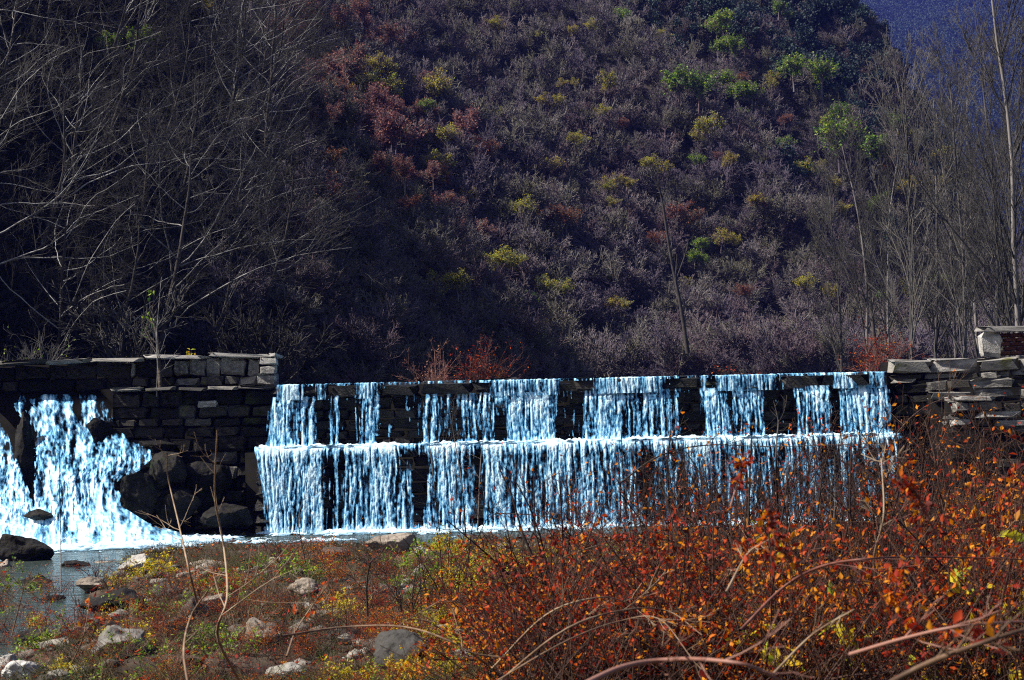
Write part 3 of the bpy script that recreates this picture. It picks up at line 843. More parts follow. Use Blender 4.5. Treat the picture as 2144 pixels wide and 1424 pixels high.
def scatter(name, pts, sc, rz, sources, label, tilt=.1, seed=1):
    """one 'stuff' object: many copies of a few meshes placed on points by geometry nodes"""
    me = bpy.data.meshes.new(name); me.from_pydata([tuple(p) for p in pts], [], [])
    n = len(pts); g = np.random.default_rng(seed)
    rot = np.stack([g.normal(size=n) * tilt, g.normal(size=n) * tilt, rz], 1)
    a = me.attributes.new('rot', 'FLOAT_VECTOR', 'POINT'); a.data.foreach_set('vector', rot.astype(np.float32).ravel())
    a = me.attributes.new('scl', 'FLOAT', 'POINT'); a.data.foreach_set('value', np.asarray(sc, np.float32))
    a = me.attributes.new('pick', 'INT', 'POINT'); a.data.foreach_set('value', g.integers(0, len(sources), n).astype(np.int32))
    o = link(name, me)
    nt = bpy.data.node_groups.new(name, 'GeometryNodeTree')
    nt.interface.new_socket('Geometry', in_out='INPUT', socket_type='NodeSocketGeometry')
    nt.interface.new_socket('Geometry', in_out='OUTPUT', socket_type='NodeSocketGeometry')
    N, L = nt.nodes, nt.links
    gi, go = N.new('NodeGroupInput'), N.new('NodeGroupOutput')
    ip = N.new('GeometryNodeInstanceOnPoints'); L.new(gi.outputs[0], ip.inputs['Points'])
    g2 = N.new('GeometryNodeGeometryToInstance')
    for s in sources:
        oi = N.new('GeometryNodeObjectInfo'); oi.inputs['Object'].default_value = s; oi.inputs['As Instance'].default_value = False
        L.new(oi.outputs['Geometry'], g2.inputs[0])
    L.new(g2.outputs[0], ip.inputs['Instance']); ip.inputs['Pick Instance'].default_value = True
    for nm, ty, sk in (('pick', 'INT', 'Instance Index'), ('rot', 'FLOAT_VECTOR', 'Rotation'), ('scl', 'FLOAT', 'Scale')):
        na = N.new('GeometryNodeInputNamedAttribute'); na.data_type = ty; na.inputs['Name'].default_value = nm
        L.new(na.outputs['Attribute'], ip.inputs[sk])
    L.new(ip.outputs[0], go.inputs[0])
    md = o.modifiers.new('scatter', 'NODES'); md.node_group = nt
    return kind(o, 'stuff', label)


def hit(px, py, fz, y0, y1):
    ys = np.linspace(y0, y1, 500); d = camM @ Vector(((px - 1072) / F, -(py - 712) / F, -1.0)); d = np.array(d) / d.y
    Q = CAM + ys[:, None] * d
    k = np.nonzero(Q[:, 2] < fz(Q[:, 0], Q[:, 1]))[0]
    return Q[k[0]] if len(k) else None



def visible(p, m=60, top=-150):
    px, py, d = proj(p)
    return (px > -m) & (px < 2144 + m) & (py > top) & (py < 860)


# --- bare trees of the near slope
GN = 'bare trees on the near dark slope'
sweeps = [make_tree(700 + i, 'sweep', 'bare_tree', M['bark_dark'], M['bark_shade'], label='x') for i in range(5)]
g = np.random.default_rng(70)
near = []
tries = 0
while len(near) < 60 and tries < 9000:
    tries += 1
    y = g.uniform(41, 88); x = g.uniform(-.36, .10) * y
    d = (x + 12) * -.942 + (y - 38.5) * .336
    if d < .3 or d > 26: continue
    if any((x - a) ** 2 + (y - b_) ** 2 < 2.2 ** 2 for a, b_ in near): continue
    z = float(near_hill(x, y))
    if not visible(np.array([[x, y, z + 3]]), 200)[0] or proj(np.array([x, y, z]))[0] > 560: continue
    near.append((x, y))
near.sort(key=lambda p: p[1])
first = [True] * 5
for k, (x, y) in enumerate(near):
    z = float(near_hill(x, y)); q = k % 5
    s = random.uniform(.6, .95)
    px, py, dd = proj(np.array([x, y, z]))
    if py > 640 : lab, grp = 'bare pale tree low on the black slope just behind the masonry wall', 'bare trees low on the black slope'
    elif px < 420: lab, grp = 'bare tree with long pale sweeping branches high on the black slope', 'bare trees high on the black slope'
    else: lab, grp = 'bare grey tree on the slope rim where the dark spur meets the hazy hill', 'bare trees along the dark spur rim'
    rz = random.uniform(-.7, .7)
    if first[q]:
        first[q] = False; t = sweeps[q]; t.location = (x, y, z - .2); t.rotation_euler = (0, 0, rz); t.scale = (s,) * 3; t['label'] = lab; t['group'] = grp
    else:
        dup(sweeps[q], (x, y, z - .2), rz, s, lab, grp)

# --- small trees of the middle slope: 200 nearest as things, the rest as one mass
rounds = [make_tree(720 + i, 'round', 'bare_tree', M['bark_hill'], M['bark_hill'], label='x') for i in range(5)]
def hill_points(fz, n, x0, x1, y0, y1, seed, depthfac=True):
    g = np.random.default_rng(seed)
    x = g.uniform(x0, x1, n); y = g.uniform(y0, y1, n)
    return np.stack([x, y, fz(x, y)], 1), g


P, g = hill_points(near_hill, 2600, -16, 9, 42, 90, 83)
ds_ = (P[:, 0] + 12) * -.942 + (P[:, 1] - 38.5) * .336
P = P[(ds_ > .2) & (ds_ < 30) & visible(P + [0, 0, 1], 100, -120)]; pp = proj(P); P = P[(pp[0] > 470) & (pp[0] < 1250)][:95]
for k, p in enumerate(P):
    low = proj(p)[1] > 560
    dup(rounds[k % 5], p - [0, 0, .2], random.uniform(0, 6.28), random.uniform(.5, .85), 'small twiggy tree crowded at the foot of the spur behind the weir crest' if low else 'small twiggy tree among dull red shrubs up on the near spur',
        'twiggy trees at the spur foot' if low else 'twiggy trees up on the near spur')
P, g = hill_points(mid_hill, 16000, -35, 75, 96, 208, 80)
P = P[visible(P + [0, 0, 2], 120, -260)]
P = P[np.argsort(P[:, 1])]
keepi = np.zeros(len(P), bool); cand = np.nonzero(P[:, 1] > 99)[0]
cand = cand[:: max(1, len(cand) // 900)][:0] if False else cand
sel = []
for i in cand:
    if len(sel) >= 190: break
    if all((P[i, 0] - P[j, 0]) ** 2 + (P[i, 1] - P[j, 1]) ** 2 > 3.0 for j in sel[-80:]): sel.append(i)
keepi[sel] = True
for k, i in enumerate(sel):
    s = random.uniform(.75, 1.25); q = k % 5
    lab, grp = ('small bare tree with dense grey twigs low on the hazy middle hillside', 'bare trees low on the middle hillside')
    if k < 5:
        t = rounds[q]; t.location = P[i]; t.rotation_euler.z = random.uniform(0, 6.28); t.scale = (s,) * 3; t['label'] = lab; t['group'] = grp
    else: dup(rounds[q], P[i], random.uniform(0, 6.28), s, lab, grp)
rest = P[~keepi]
crowns = [c for t in rounds for c in t.children if c.name.startswith('crown')]
scatter('middle_wood', rest - [0, 0, .4], .42 + .75 * g.random(len(rest)) ** 1.8, g.uniform(0, 6.28, len(rest)), crowns, 'mass of small bare trees covering the middle hillside', seed=2)
bz = [make_tree(725 + i, 'round', 'bare_tree', M['bark_shade'], M['bark_shade'], label='bare dark leafless tree at the foot of the black slope', group='dark bushy trees at the slope foot') for i in range(2)]
for t, (bx_, by_) in zip(bz, ((-9.5, 41.5), (-6.2, 45.0))): t.location = (bx_, by_, float(near_hill(bx_, by_)) - .2)
brush_ = [c for t in bz for c in t.children if c.name.startswith('crown')]
DG = make_tree(745, 'round', 'evergreen_tree', M['bark_dark'], M['bark_dark'], M['leaf_dark'], 3000, .2, label='dark evergreen tree high on the hazy hillside near the far mountain')
p_ = hit(1640, 60, mid_hill, 90, 214); DG.location = p_ - np.array([0, 1, .4])
up_ = P[~keepi][1::3]; pu = proj(up_); f_ = (pu[0] - 1250) / 420 - (pu[1] + 40) / 300
up_ = up_[(f_ + .5 * fbm(up_[:, 0] * .1, up_[:, 1] * .1, 2, 91)) + .35 * g.normal(size=len(up_)) > .28]
scatter('evergreen_wood', up_, g.uniform(.6, 1.25, len(up_)), g.uniform(0, 6.28, len(up_)), [c for c in DG.children if c.name.startswith('foliage')], 'dark evergreen wood high on the middle hillside', seed=6)
# brush between the trees of the near slope, darker twigs standing in for shade
Pn, g = hill_points(near_hill, 9500, -30, 9, 40, 92, 84)
dn = (Pn[:, 0] + 12) * -.942 + (Pn[:, 1] - 38.5) * .336
Pn = Pn[(dn > 0) & (dn < 32) & visible(Pn + [0, 0, 1], 150, -200)][:4600]; pn_ = proj(Pn)[0] + 120 * g.normal(size=len(Pn)); Pr_ = Pn[pn_ > 520]; Pn = Pn[pn_ <= 520]
scatter('spur_brush', Pr_ - [0, 0, .5], g.uniform(.28, .6, len(Pr_)), g.uniform(0, 6.28, len(Pr_)), crowns, 'fine grey brush covering the near spur', seed=7)
scatter('hillside_brush', Pn - [0, 0, .9], g.uniform(.3, .62, len(Pn)), g.uniform(0, 6.28, len(Pn)), brush_, 'tangled brush darkened like shade under the trees of the near slope', seed=3)
# wood on the far mountain
Pf, g = hill_points(far_hill, 26000, 60, 420, 640, 1240, 86)
Pf = Pf[visible(Pf, 60, -60)]
Pf = Pf[proj(Pf)[0] > 1500]
scatter('far_wood', Pf, g.uniform(2.2, 4.2, len(Pf)), g.uniform(0, 6.28, len(Pf)), [c for c in DG.children if c.name.startswith('foliage')], 'far wood on the blue mountain beyond the spur', seed=4)

# (coloured shrubs) --- on the slopes, placed where the photo shows them
shr = {}
def leafy(kind_, leafm, seed, nleaf, ls, name, cat='shrub'):
    t = make_tree(seed, 'round', name, M['bark_hill'], M['bark_hill'], leafm, nleaf, ls, label='x', cat=cat)
    t['used'] = 0
    return t


LEAFY = {'green': leafy('g', M['leaf_green'], 740, 1500, .19, 'leafy_shrub'), 'gold': leafy('y', M['leaf_olive'], 741, 1200, .16, 'leafy_shrub'),
         'rust': leafy('r', M['leaf_russet'], 742, 1200, .16, 'leafy_shrub'), 'mauve': leafy('m', M['leaf_mauve'], 743, 1700, .17, 'leafy_shrub')}
spots = [('green', 1470, 115, 60), ('green', 1520, 140, 50), ('green', 1690, 205, 75), ('green', 1740, 375, 95), ('green', 1560, 250, 60), ('green', 1510, 225, 50), ('green', 1410, 235, 80),
         ('green', 1830, 300, 55), ('green', 1760, 290, 45), ('green', 1945, 180, 60), ('green', 1300, 95, 45), ('gold', 1690, 415, 50), ('gold', 1140, 390, 45), ('gold', 1460, 325, 50),
         ('gold', 1385, 385, 45), ('gold', 1055, 95, 36), ('gold', 1520, 530, 40), ('gold', 1280, 420, 42), ('gold', 1700, 640, 42), ('gold', 1860, 650, 42), ('gold', 1940, 360, 45), ('gold', 1280, 470, 36),
         ('rust', 1415, 505, 55), ('rust', 1910, 265, 50), ('rust', 1870, 120, 45), ('rust', 1945, 300, 36), ('gold', 1600, 345, 34), ('green', 1620, 350, 44), ('gold', 1150, 250, 36), ('gold', 1250, 215, 36),
         ('green', 1790, 460, 36), ('gold', 1770, 515, 36), ('gold', 1590, 205, 34), ('rust', 1280, 660, 34)]
nsp = [('mauve', 690, 215, 90), ('rust', 735, 255, 80), ('mauve', 800, 290, 70), ('mauve', 830, 370, 110), ('rust', 690, 405, 70), ('mauve', 700, 470, 80), ('rust', 560, 55, 110), ('rust', 620, 40, 80),
       ('gold', 460, 75, 40), ('gold', 625, 75, 36), ('green', 395, 45, 110), ('gold', 820, 315, 36), ('rust', 1010, 375, 60), ('mauve', 960, 330, 60), ('gold', 1110, 480, 60), ('rust', 1150, 500, 55),
       ('gold', 1085, 605, 60), ('gold', 1160, 635, 50), ('gold', 1030, 590, 40), ('mauve', 640, 110, 70), ('green', 300, 160, 60), ('gold', 760, 740, 40), ('rust', 870, 135, 50), ('mauve', 930, 245, 55), ('green', 890, 280, 40)]
g = np.random.default_rng(303)
for _ in range(46): spots.append((['gold', 'green', 'gold', 'rust'][_ % 4], g.uniform(1000, 2000), g.uniform(60, 720), g.uniform(22, 40)))
for _ in range(40): nsp.append((['mauve', 'mauve', 'mauve', 'rust', 'gold'][_ % 5], 640 + 330 * (t_ := g.random()) + g.normal() * 60, 60 + 420 * t_ + g.normal() * 70, g.uniform(35, 75)))
words_ = {'green': 'bright green leafy shrub', 'gold': 'yellow leafed shrub', 'rust': 'russet leafed shrub', 'mauve': 'dull red leafed shrub'}
for lst, fz, y0, y1, where, gr in ((spots, mid_hill, 90, 214, 'standing out on the hazy middle hillside', 'middle hillside'), (nsp, near_hill, 39, 95, 'among bare trees on the near spur', 'near spur')):
    def put(c, p, s):
        t = LEAFY[c]; lab, grp = f'{words_[c]} {where}', f'{c} shrubs on the {gr}'
        if not t['used']: t.location = p; t.scale = (s,) * 3; t['label'] = lab; t['group'] = grp; t['used'] = 1
        else: dup(t, p, random.uniform(0, 6.28), s, lab, grp)
    for c, px, py, w in lst:
        p = hit(px, py, fz, y0, y1)
        if p is None: 
            p = hit(px, py, mid_hill, 90, 214)
            if p is None: continue
        p0 = p
        for rr_ in range(2):
            s = w * random.uniform(.85, 1.3) * p0[1] / F / 3.6; e_ = w * p0[1] / F
            p = p0 + np.array([random.uniform(-.7, .7) * e_, -2.8 + random.uniform(-1, .3), -.1 * s + random.uniform(-.2, .25) * e_])
            put(c, p, s)
for t in bpy.data.objects:
    if 'used' in t: del t['used']

# --- slender trees behind the slab wall
ups_ = [make_tree(760 + i, 'upright', 'bare_tree', M['bark_grey'], M['bark_slim'], label='x') for i in range(4)]
tl = [(1812, 690, 58, 1.0, 'tall bare grey tree with many upright stems over the weir end'), (1908, 700, 52, 1.12, 'bare tree with pale crooked trunk forking above the slab wall'), (1955, 700, 60, 1.2, 'bare tree with pale stem just behind the crooked trunk'),
      (2130, 660, 46, 1.45, 'tallest bare tree rising behind the capped pier'), (2085, 680, 52, 1.25, 'dense bare tree beside the tallest tree above the pier'), (2020, 690, 56, 1.2, 'bare upright tree between the crooked trunk and the pier'),
      (2170, 690, 54, 1.3, 'bare tree partly cut by the picture edge past the pier'), (2000, 690, 66, 1.2, 'thin bare tree standing deeper behind the slab wall'), (1860, 690, 66, 1.0, 'thin grey tree behind the rust bush by the slab wall'),
      (1760, 690, 70, .95, 'small pale tree beyond the weir crest near its slab wall end'), (2110, 690, 64, 1.35, 'thin tree deeper behind the pier'), (2050, 690, 74, 1.35, 'slim grey tree far behind the slab wall')]
for k, (px, py, dpt, s, lab) in enumerate(tl):
    p = W(px, py, dpt); zz = 2.5
    h = 10 * s * (dpt / 52)
    sc = s * (.62 + .38 * dpt / 52)
    q = k % 4
    if k < 4:
        t = ups_[q]; t.location = (p[0], p[1], zz); t.scale = (sc * .9, sc * .9, sc); t.rotation_euler.z = k; t['label'] = lab; t['group'] = 'slender bare trees behind the slab wall'
    else: dup(ups_[q], (p[0], p[1], zz), k * 1.3, (sc * .9, sc * .9, sc), lab, 'slender bare trees behind the slab wall')

# dark dead trunk before the hill, sapling on the wall
def stemthing(name, label, cat, pts, r0, r1, m, nb=0, leafm=None, nl=0, ls=.06, seed=0, ln=.35, sides=6, ang=35, up=.3, group=None, part='stem'):
    p = np.array(pts, float); base = p[0]
    t = thing(name, label, cat, tuple(base), group)
    k = 24; s = spline(p - base, k)[None]; rr = np.linspace(r0, r1, k)[None]
    bm_ = MB(); tubes(bm_, s, rr, sides)
    g = np.random.default_rng(seed + 900)
    v = None
    if nb:
        a, ra = grow(s, rr, nb, .25, 1, ln, ang, up, 5, .55, .1, g, minr=.002); tubes(bm_, a, ra, 4)
        b_, rb = grow(a, ra, 4, .2, 1, .5, 38, up * .6, 4, .6, .12, g, minr=.0016); tubes(bm_, b_, rb, 3)
        v = np.concatenate([a.reshape(-1, 3), b_.reshape(-1, 3)])
    bm_.build(part, m, t)
    if leafm:
        if v is None: v = s[0]
        lm = MB(); leaves(lm, v[g.integers(0, len(v), nl)] + g.normal(size=(nl, 3)) * .02, np.full(nl, ls), g, np.clip(.5 + .3 * g.normal(size=nl), 0, 1)); lm.build('foliage', leafm, t)
    return t


stemthing('bare_tree', 'thin dark dead trunk leaning before the hazy hillside', 'tree', [W(1440, 740, 92), W(1425, 640, 92), W(1405, 540, 92), W(1388, 430, 92), W(1378, 380, 92)], 0.13, .04, M['bark_dark'], 12, seed=1, ln=.22, part='trunk')
stemthing('bare_tree', 'dark leaning trunk beside the tall upright stems over the weir end', 'tree', [W(1835, 760, 80), W(1826, 660, 80), W(1815, 570, 80), W(1795, 470, 80)], 0.11, .035, M['bark_dark'], 14, seed=2, ln=.25, part='trunk')
stemthing('sapling', 'mossy sapling with green tip growing above the masonry wall', 'sapling', [W(336, 815, 35.75), W(332, 740, 35.9), W(326, 690, 36), W(312, 655, 36)], .045, .015, M['boulder_tan'], 6, M['leaf_green'], 26, .09, 3, .5)
stemthing('sapling', 'thin leafless sapling standing beside the mossy sapling', 'sapling', [W(328, 830, 35.7), W(330, 770, 35.7), W(328, 700, 35.8), W(338, 580, 36)], .014, .005, M['bark_pale'], 7, seed=4, ln=.3)
stemthing('sapling', 'small yellow leafed sprig on top of the parapet', 'sapling', [W(398, 760, 36), W(400, 748, 36), W(395, 742, 36)], .008, .004, M['cane_tan'], 4, M['leaf_gold'], 14, .09, 5, .8)

# rust clumps behind the crest
def bush_parts(seed, h, nst, leafm, nl, ls, mt, spread=.5, twig=7, bend=.5, lowtint=.5):
    g = np.random.default_rng(seed)
    k = 8; P_ = np.zeros((nst, k, 3)); d = nrm(np.stack([g.normal(size=nst) * spread, g.normal(size=nst) * spread, np.full(nst, 1.0)], 1))
    P_[:, 0] = g.normal(size=(nst, 3)) * np.array([.12, .12, 0]) * h; P_[:, 0, 2] = -.05
    L = h * g.uniform(.6, 1.15, nst)
    for i in range(1, k):
        d = nrm(d + g.normal(size=(nst, 3)) * .10 + np.concatenate([d[:, :2] * bend * .25, np.full((nst, 1), -.05 * bend)], 1))
        P_[:, i] = P_[:, i - 1] + d * (L / (k - 1))[:, None]
    rr = np.linspace(.0075, .0025, k)[None] * h * g.uniform(.7, 1.3, (nst, 1))
    st = MB(); tubes(st, P_, rr, 4)
    a, ra = grow(P_, rr, twig, .25, 1, .38, 45, .15, 5, .6, .14, g, minr=.002); tubes(st, a, ra, 3)
    b_, rb = grow(a, ra, 3, .2, 1, .5, 45, .1, 4, .65, .15, g, minr=.0015); tubes(st, b_, rb, 3)
    v = np.concatenate([a[:, 1:].reshape(-1, 3), b_[:, 1:].reshape(-1, 3)])
    lm = MB()
    leaves(lm, v[g.integers(0, len(v), nl)] + g.normal(size=(nl, 3)) * .025 * h, np.full(nl, ls), g, np.clip(lowtint + .3 * g.normal(size=nl), 0, 1))
    return st, lm


def make_bush(seed, name, label, cat, h, nst, leafm, nl, ls, mt, group=None, **kw):
    t = thing(name, label, cat, (0, 0, 0), group)
    st, lm = bush_parts(seed, h, nst, leafm, nl, ls, mt, **kw)
    st.build('stems', mt, t); lm.build('foliage', leafm, t)
    return t


t = make_bush(800, 'bush', 'rust orange thicket clump behind the weir crest', 'bush', 1.5, 34, M['leaf_rust'], 1300, .06, M['cane_red'], spread=.30, lowtint=.22); t.location = (W(1000, 780, 41)[0], 41, 2.6)
t = make_bush(801, 'bush', 'rust brown bush at the slab wall end of the weir crest', 'bush', 1.3, 24, M['leaf_rust'], 700, .06, M['cane_red'], spread=.25, lowtint=.25); t.location = (W(1838, 770, 38)[0], 38, 2.8)
t = make_bush(802, 'bush', 'thin reddish stems beside the rust clump behind the crest', 'bush', 1.3, 22, M['leaf_mauve'], 200, .06, M['cane_red'], spread=.2); t.location = (W(905, 780, 40)[0], 40, 2.6)
t = make_bush(803, 'bush', 'pale bare brush beyond the parapet coping at the slope foot', 'bush', 1.7, 30, M['leaf_green'], 60, .06, M['bark_slim'], spread=.5); t.location = (W(90, 770, 38.5)[0], 38.5, 2.9)
t = make_bush(804, 'bush', 'low russet brush along the water beyond the crest', 'bush', .9, 30, M['leaf_rust'], 300, .06, M['bark_dark'], spread=.6); t.location = (W(1560, 780, 44)[0], 44, 2.7)

# ------------------------------------------------------------------ the thicket on the near bank
protos = {
    'rust': [make_bush(820 + i, 'bush', 'x', 'bush', 1.5, 15, M['leaf_rust'], 1150, .050, M['cane_brown'], spread=.42, lowtint=.32 + .13 * i) for i in range(4)],
    'brown': [make_bush(830 + i, 'bush', 'x', 'bush', 1.6, 17, M['leaf_rust'], 560, .046, M['cane_brown'], spread=.38, lowtint=.22) for i in range(3)],
    'gold': [make_bush(840 + i, 'bush', 'x', 'bush', .8, 13, M['leaf_gold'], 620, .062, M['cane_tan'], spread=.6, lowtint=.5) for i in range(3)],
    'weed': [make_bush(850 + i, 'weed', 'x', 'weed', .7, 11, M['leaf_green'], 360, .06, M['cane_tan'], spread=.6, lowtint=.5) for i in range(2)],
    'bare': [make_bush(860 + i, 'bush', 'x', 'bush', 1.3, 9, M['leaf_rust'], 60, .05, M['cane_tan'], spread=.32, twig=6) for i in range(3)],
}
protos['tall'] = [make_bush(870 + i, 'stem_cluster', 'x', 'bush', 2.0, 6, M['leaf_rust'], 90, .045, M['cane_brown'], spread=.15, twig=10, bend=.3) for i in range(3)]
used = set()
topx = np.array([0, 300, 600, 850, 900, 1150, 1300, 1450, 1600, 1750, 1900, 2050, 2200])
topy = np.array([1230, 1230, 1200, 1170, 1130, 1120, 1110, 1080, 1050, 1060, 1000, 950, 920])
LB = {'rust': ('russet bush thick with orange leaves in the thicket on the near bank', 'russet bushes in the thicket'),
      'brown': ('brown withered bush of twigs and dead leaves in the thicket on the near bank', 'withered bushes in the thicket'),
      'gold': ('low bush with yellow leaves at the water side of the thicket', 'yellow leafed bushes on the bank'),
      'weed': ('low green leafed weed growing between the river stones', 'green weeds among the stones'),
      'tall': ('cluster of tall dark twiggy stems standing up from the bank before the falls', 'tall dark stems on the bank'),
      'bare': ('thin almost leafless bush of tan stems on the stony bank', 'thin bare bushes on the stony bank')}


def plant(c, px, py, hpx=None, s=None):
    p = Gz(px, py, .2)
    z = float(ground_z(p[0], p[1]))
    H = {'rust': 1.5, 'brown': 1.6, 'gold': .8, 'weed': .7, 'bare': 1.3, 'tall': 2.0}[c]
    if s is None: s = hpx * p[1] / F / H
    t = random.choice(protos[c]); lab, grp = LB[c]
    loc = (p[0], p[1], max(z, -.05) - .03); rz = random.uniform(0, 6.28)
    if t.name not in used:
        used.add(t.name); t.location = loc; t.rotation_euler.z = rz; t.scale = (s,) * 3; t['label'] = lab; t['group'] = grp
        return t
    return dup(t, loc, rz, s, lab, grp)


random.seed(21)
for k in range(118):                                      # dense part
    px = random.uniform(1080, 2230); f = random.random()
    ty = float(np.interp(px, topx, topy))
    py = 1190 + (1560 - 1190) * f ** .8
    hp = min((py - ty) * random.uniform(.55, 1.0), 1.9 / Gz(px, py, .2)[1] * F)
    if hp < 60: hp = 60
    plant(random.choices(['rust', 'brown', 'gold'], [.55, .36, .09])[0], px, py, hp)
for k in range(64):                                       # tall stems standing out of it
    px = random.uniform(1120, 2200) if k % 3 else random.uniform(1350, 1950); py = random.uniform(1210, 1450)
    ty = float(np.interp(px, topx, topy)) - random.uniform(0, 150 if px < 1850 else 40)
    plant('tall', px, py, min(py - ty, 2.3 / Gz(px, py, .2)[1] * F))
for k in range(34):                                       # sparser stems before the falls and over the bank
    px = random.uniform(560, 1350) if k % 4 else random.uniform(80, 560); py = random.uniform(1190, 1390)
    plant('tall', px, py, random.uniform(90, 230) * (1 if px > 800 else .6))
for k in range(95):                                       # yellow and red leaved low bushes
    px = random.uniform(830, 1480); py = random.uniform(1160, 1400)
    plant(random.choices(['gold', 'rust', 'weed'], [.5, .28, .22])[0], px, py, random.uniform(45, 95))
for k in range(200):                                       # sparse plants of the stony bank
    px = random.uniform(-20, 1000); py = random.uniform(1190, 1450)
    plant(random.choices(['gold', 'rust', 'weed', 'bare', 'brown'], [.10, .24, .14, .22, .30])[0], px, py, random.uniform(40, 100))
for px, py, h in ((930, 1160, 62), (905, 1150, 45), (960, 1165, 50), (1150, 1185, 60), (1120, 1190, 50), (1185, 1190, 55), (1085, 1200, 50), (1000, 1260, 60), (880, 1290, 55), (940, 1400, 60)):
    plant('gold', px, py, h)
for c in protos:
    for t in protos[c]:
        if t.name not in used: plant_loc = Gz(1500, 1400, .2); t.location = (plant_loc[0] + random.uniform(-2, 3), plant_loc[1] + random.uniform(-2, 2), .3); t['label'], t['group'] = LB[c]

# canes that arch through the picture, each a thing (photo px, py, depth along it)
canes = [
    ('cane_tan', [(590, 1332), (720, 1313), (850, 1313), (960, 1352), (1045, 1415), (1070, 1460)], 10, .007, 'pale tan cane arching low over the grey boulder'),
    ('cane_tan', [(1060, 1270), (1150, 1183), (1250, 1143), (1330, 1132), (1420, 1165), (1500, 1250)], 13, .007, 'tan cane curving over the yellow leafed bushes'),
    ('cane_tan', [(1030, 1400), (1140, 1290), (1240, 1253), (1310, 1262), (1400, 1330)], 10, .006, 'tan cane bowed above two parallel lower canes'),
    ('cane_tan', [(1030, 1440), (1180, 1320), (1310, 1277), (1400, 1280), (1470, 1330)], 9, .006, 'upper of two parallel canes near the white stone'),
    ('cane_tan', [(1000, 1450), (1180, 1345), (1300, 1300), (1380, 1296), (1450, 1380)], 9, .005, 'lower of two parallel canes near the white stone'),
    ('cane_red', [(1190, 1450), (1300, 1398), (1400, 1381), (1500, 1383), (1590, 1402), (1680, 1460)], 5.5, .010, 'thick purple brown cane bending along the lowest edge'),
    ('cane_red', [(1550, 1320), (1640, 1230), (1720, 1186), (1820, 1170), (1950, 1166), (2160, 1172)], 9, .009, 'long dark red cane running level through the rust thicket'),
    ('cane_tan', [(1830, 1450), (1930, 1395), (2040, 1352), (2170, 1310)], 5, .011, 'thick grey tan cane slanting across the lowest corner of the thicket'),
    ('cane_red', [(1780, 1370), (1900, 1335), (2020, 1310), (2170, 1300)], 6, .008, 'red brown cane just above the thick slanting cane'),
    ('cane_tan', [(1845, 975), (1880, 905), (1940, 850), (2010, 829), (2070, 834)], 20, .008, 'pale thin cane arching before the slab wall'),
    ('bark_dark', [(1300, 1010), (1380, 955), (1480, 932), (1620, 935), (1850, 928)], 19, .010, 'dark thin cane arching across the lower fall'),
    ('cane_tan', [(1040, 1075), (1110, 1078), (1180, 1090), (1280, 1130), (1330, 1160)], 22, .008, 'thin cane bent over the foot of the weir'),
    ('cane_tan', [(1520, 1240), (1565, 1160), (1610, 1130)], 8, .006, 'short pale twig slanting beside the orange spike'),
    ('cane_tan', [(1620, 1410), (1700, 1330), (1790, 1275)], 7, .006, 'pale straight twig crossing the lower thicket'),
    ('cane_tan', [(1860, 1290), (1830, 1180), (1850, 1080), (1845, 960)], 9, .007, 'upright knotty tan stem at the thicket rim'),
    ('bark_dark', [(920, 1110), (912, 1040), (903, 960), (895, 900)], 24, .010, 'slim dark stem standing before the weir veil'),
    ('bark_dark', [(975, 1120), (968, 1020), (955, 940), (940, 850)], 24, .011, 'dark forked stem before the middle of the falls'),
    ('bark_dark', [(1000, 1110), (1004, 1010), (1010, 930), (1030, 820)], 24, .010, 'dark straight stem just past the forked stem'),
    ('bark_dark', [(1300, 1240), (1310, 1110), (1305, 1000), (1300, 900)], 20, .012, 'dark upright stem crossing both tiers of the falls'),
    ('bark_dark', [(1410, 1260), (1405, 1110), (1398, 980), (1405, 900)], 17, .014, 'dark brown stem at the rim of the rust thicket'),
    ('bark_dark', [(1635, 1250), (1630, 1100), (1625, 960), (1630, 880)], 15, .013, 'dark stem rising out of the rust thicket before the falls'),
    ('cane_tan', [(500, 1424), (455, 1330), (476, 1250), (468, 1140), (450, 1040), (455, 900)], 12, .011, 'tan sapling stem bending up before the black masonry'),
    ('cane_tan', [(415, 1270), (395, 1190), (375, 1100), (352, 1000), (350, 950)], 14, .010, 'slender grey stem leaning before the torrent side'),
    ('cane_tan', [(395, 1440), (385, 1360), (400, 1290), (440, 1230)], 10, .009, 'short brown stem below the leaning stems'),
    ('cane_tan', [(600, 1375), (620, 1320), (660, 1260), (690, 1220)], 11, .007, 'pale brown forked twig over the bank stones'),
    ('bark_dark', [(128, 1240), (127, 1120), (124, 1000), (125, 930)], 18, .006, 'hair thin dark stem before the torrent'),
    ('bark_dark', [(770, 1290), (768, 1230), (775, 1180), (790, 1165)], 15, .010, 'short dark stem with drooping tip beside the tan boulder'),
    ('cane_tan', [(25, 1330), (45, 1250), (52, 1215)], 14, .006, 'pale dry stalk at the channel edge'),
    ('cane_tan', [(150, 1390), (175, 1330), (190, 1240)], 13, .006, 'brown dry stalk leaning over the channel'),
    ('bark_dark', [(640, 1180), (625, 1090), (640, 1030), (650, 960)], 22, .006, 'thin dark stem before the foam at the weir edge'),
    ('bark_dark', [(1720, 1230), (1745, 1100), (1748, 950), (1735, 830)], 13, .008, 'tall dark stem against the last strand of the falls'),
]
for k, (m_, pts, dpt, r_, lab) in enumerate(canes):
    g = np.random.default_rng(k)
    P_ = [W(px, py, dpt * (1 + .05 * math.sin(i * 1.7 + k))) for i, (px, py) in enumerate(pts)]
    leafy_ = 'stem' not in lab and k % 2 == 0
    stemthing('bramble_cane' if 'cane' in lab else 'stem', lab, 'cane' if 'cane' in lab else 'stem', P_, r_, r_ * .45, M[m_], 6, M['leaf_rust'] if leafy_ else None, 26, .05, 40 + k, .16, 6, 40, .3, part='shoot')
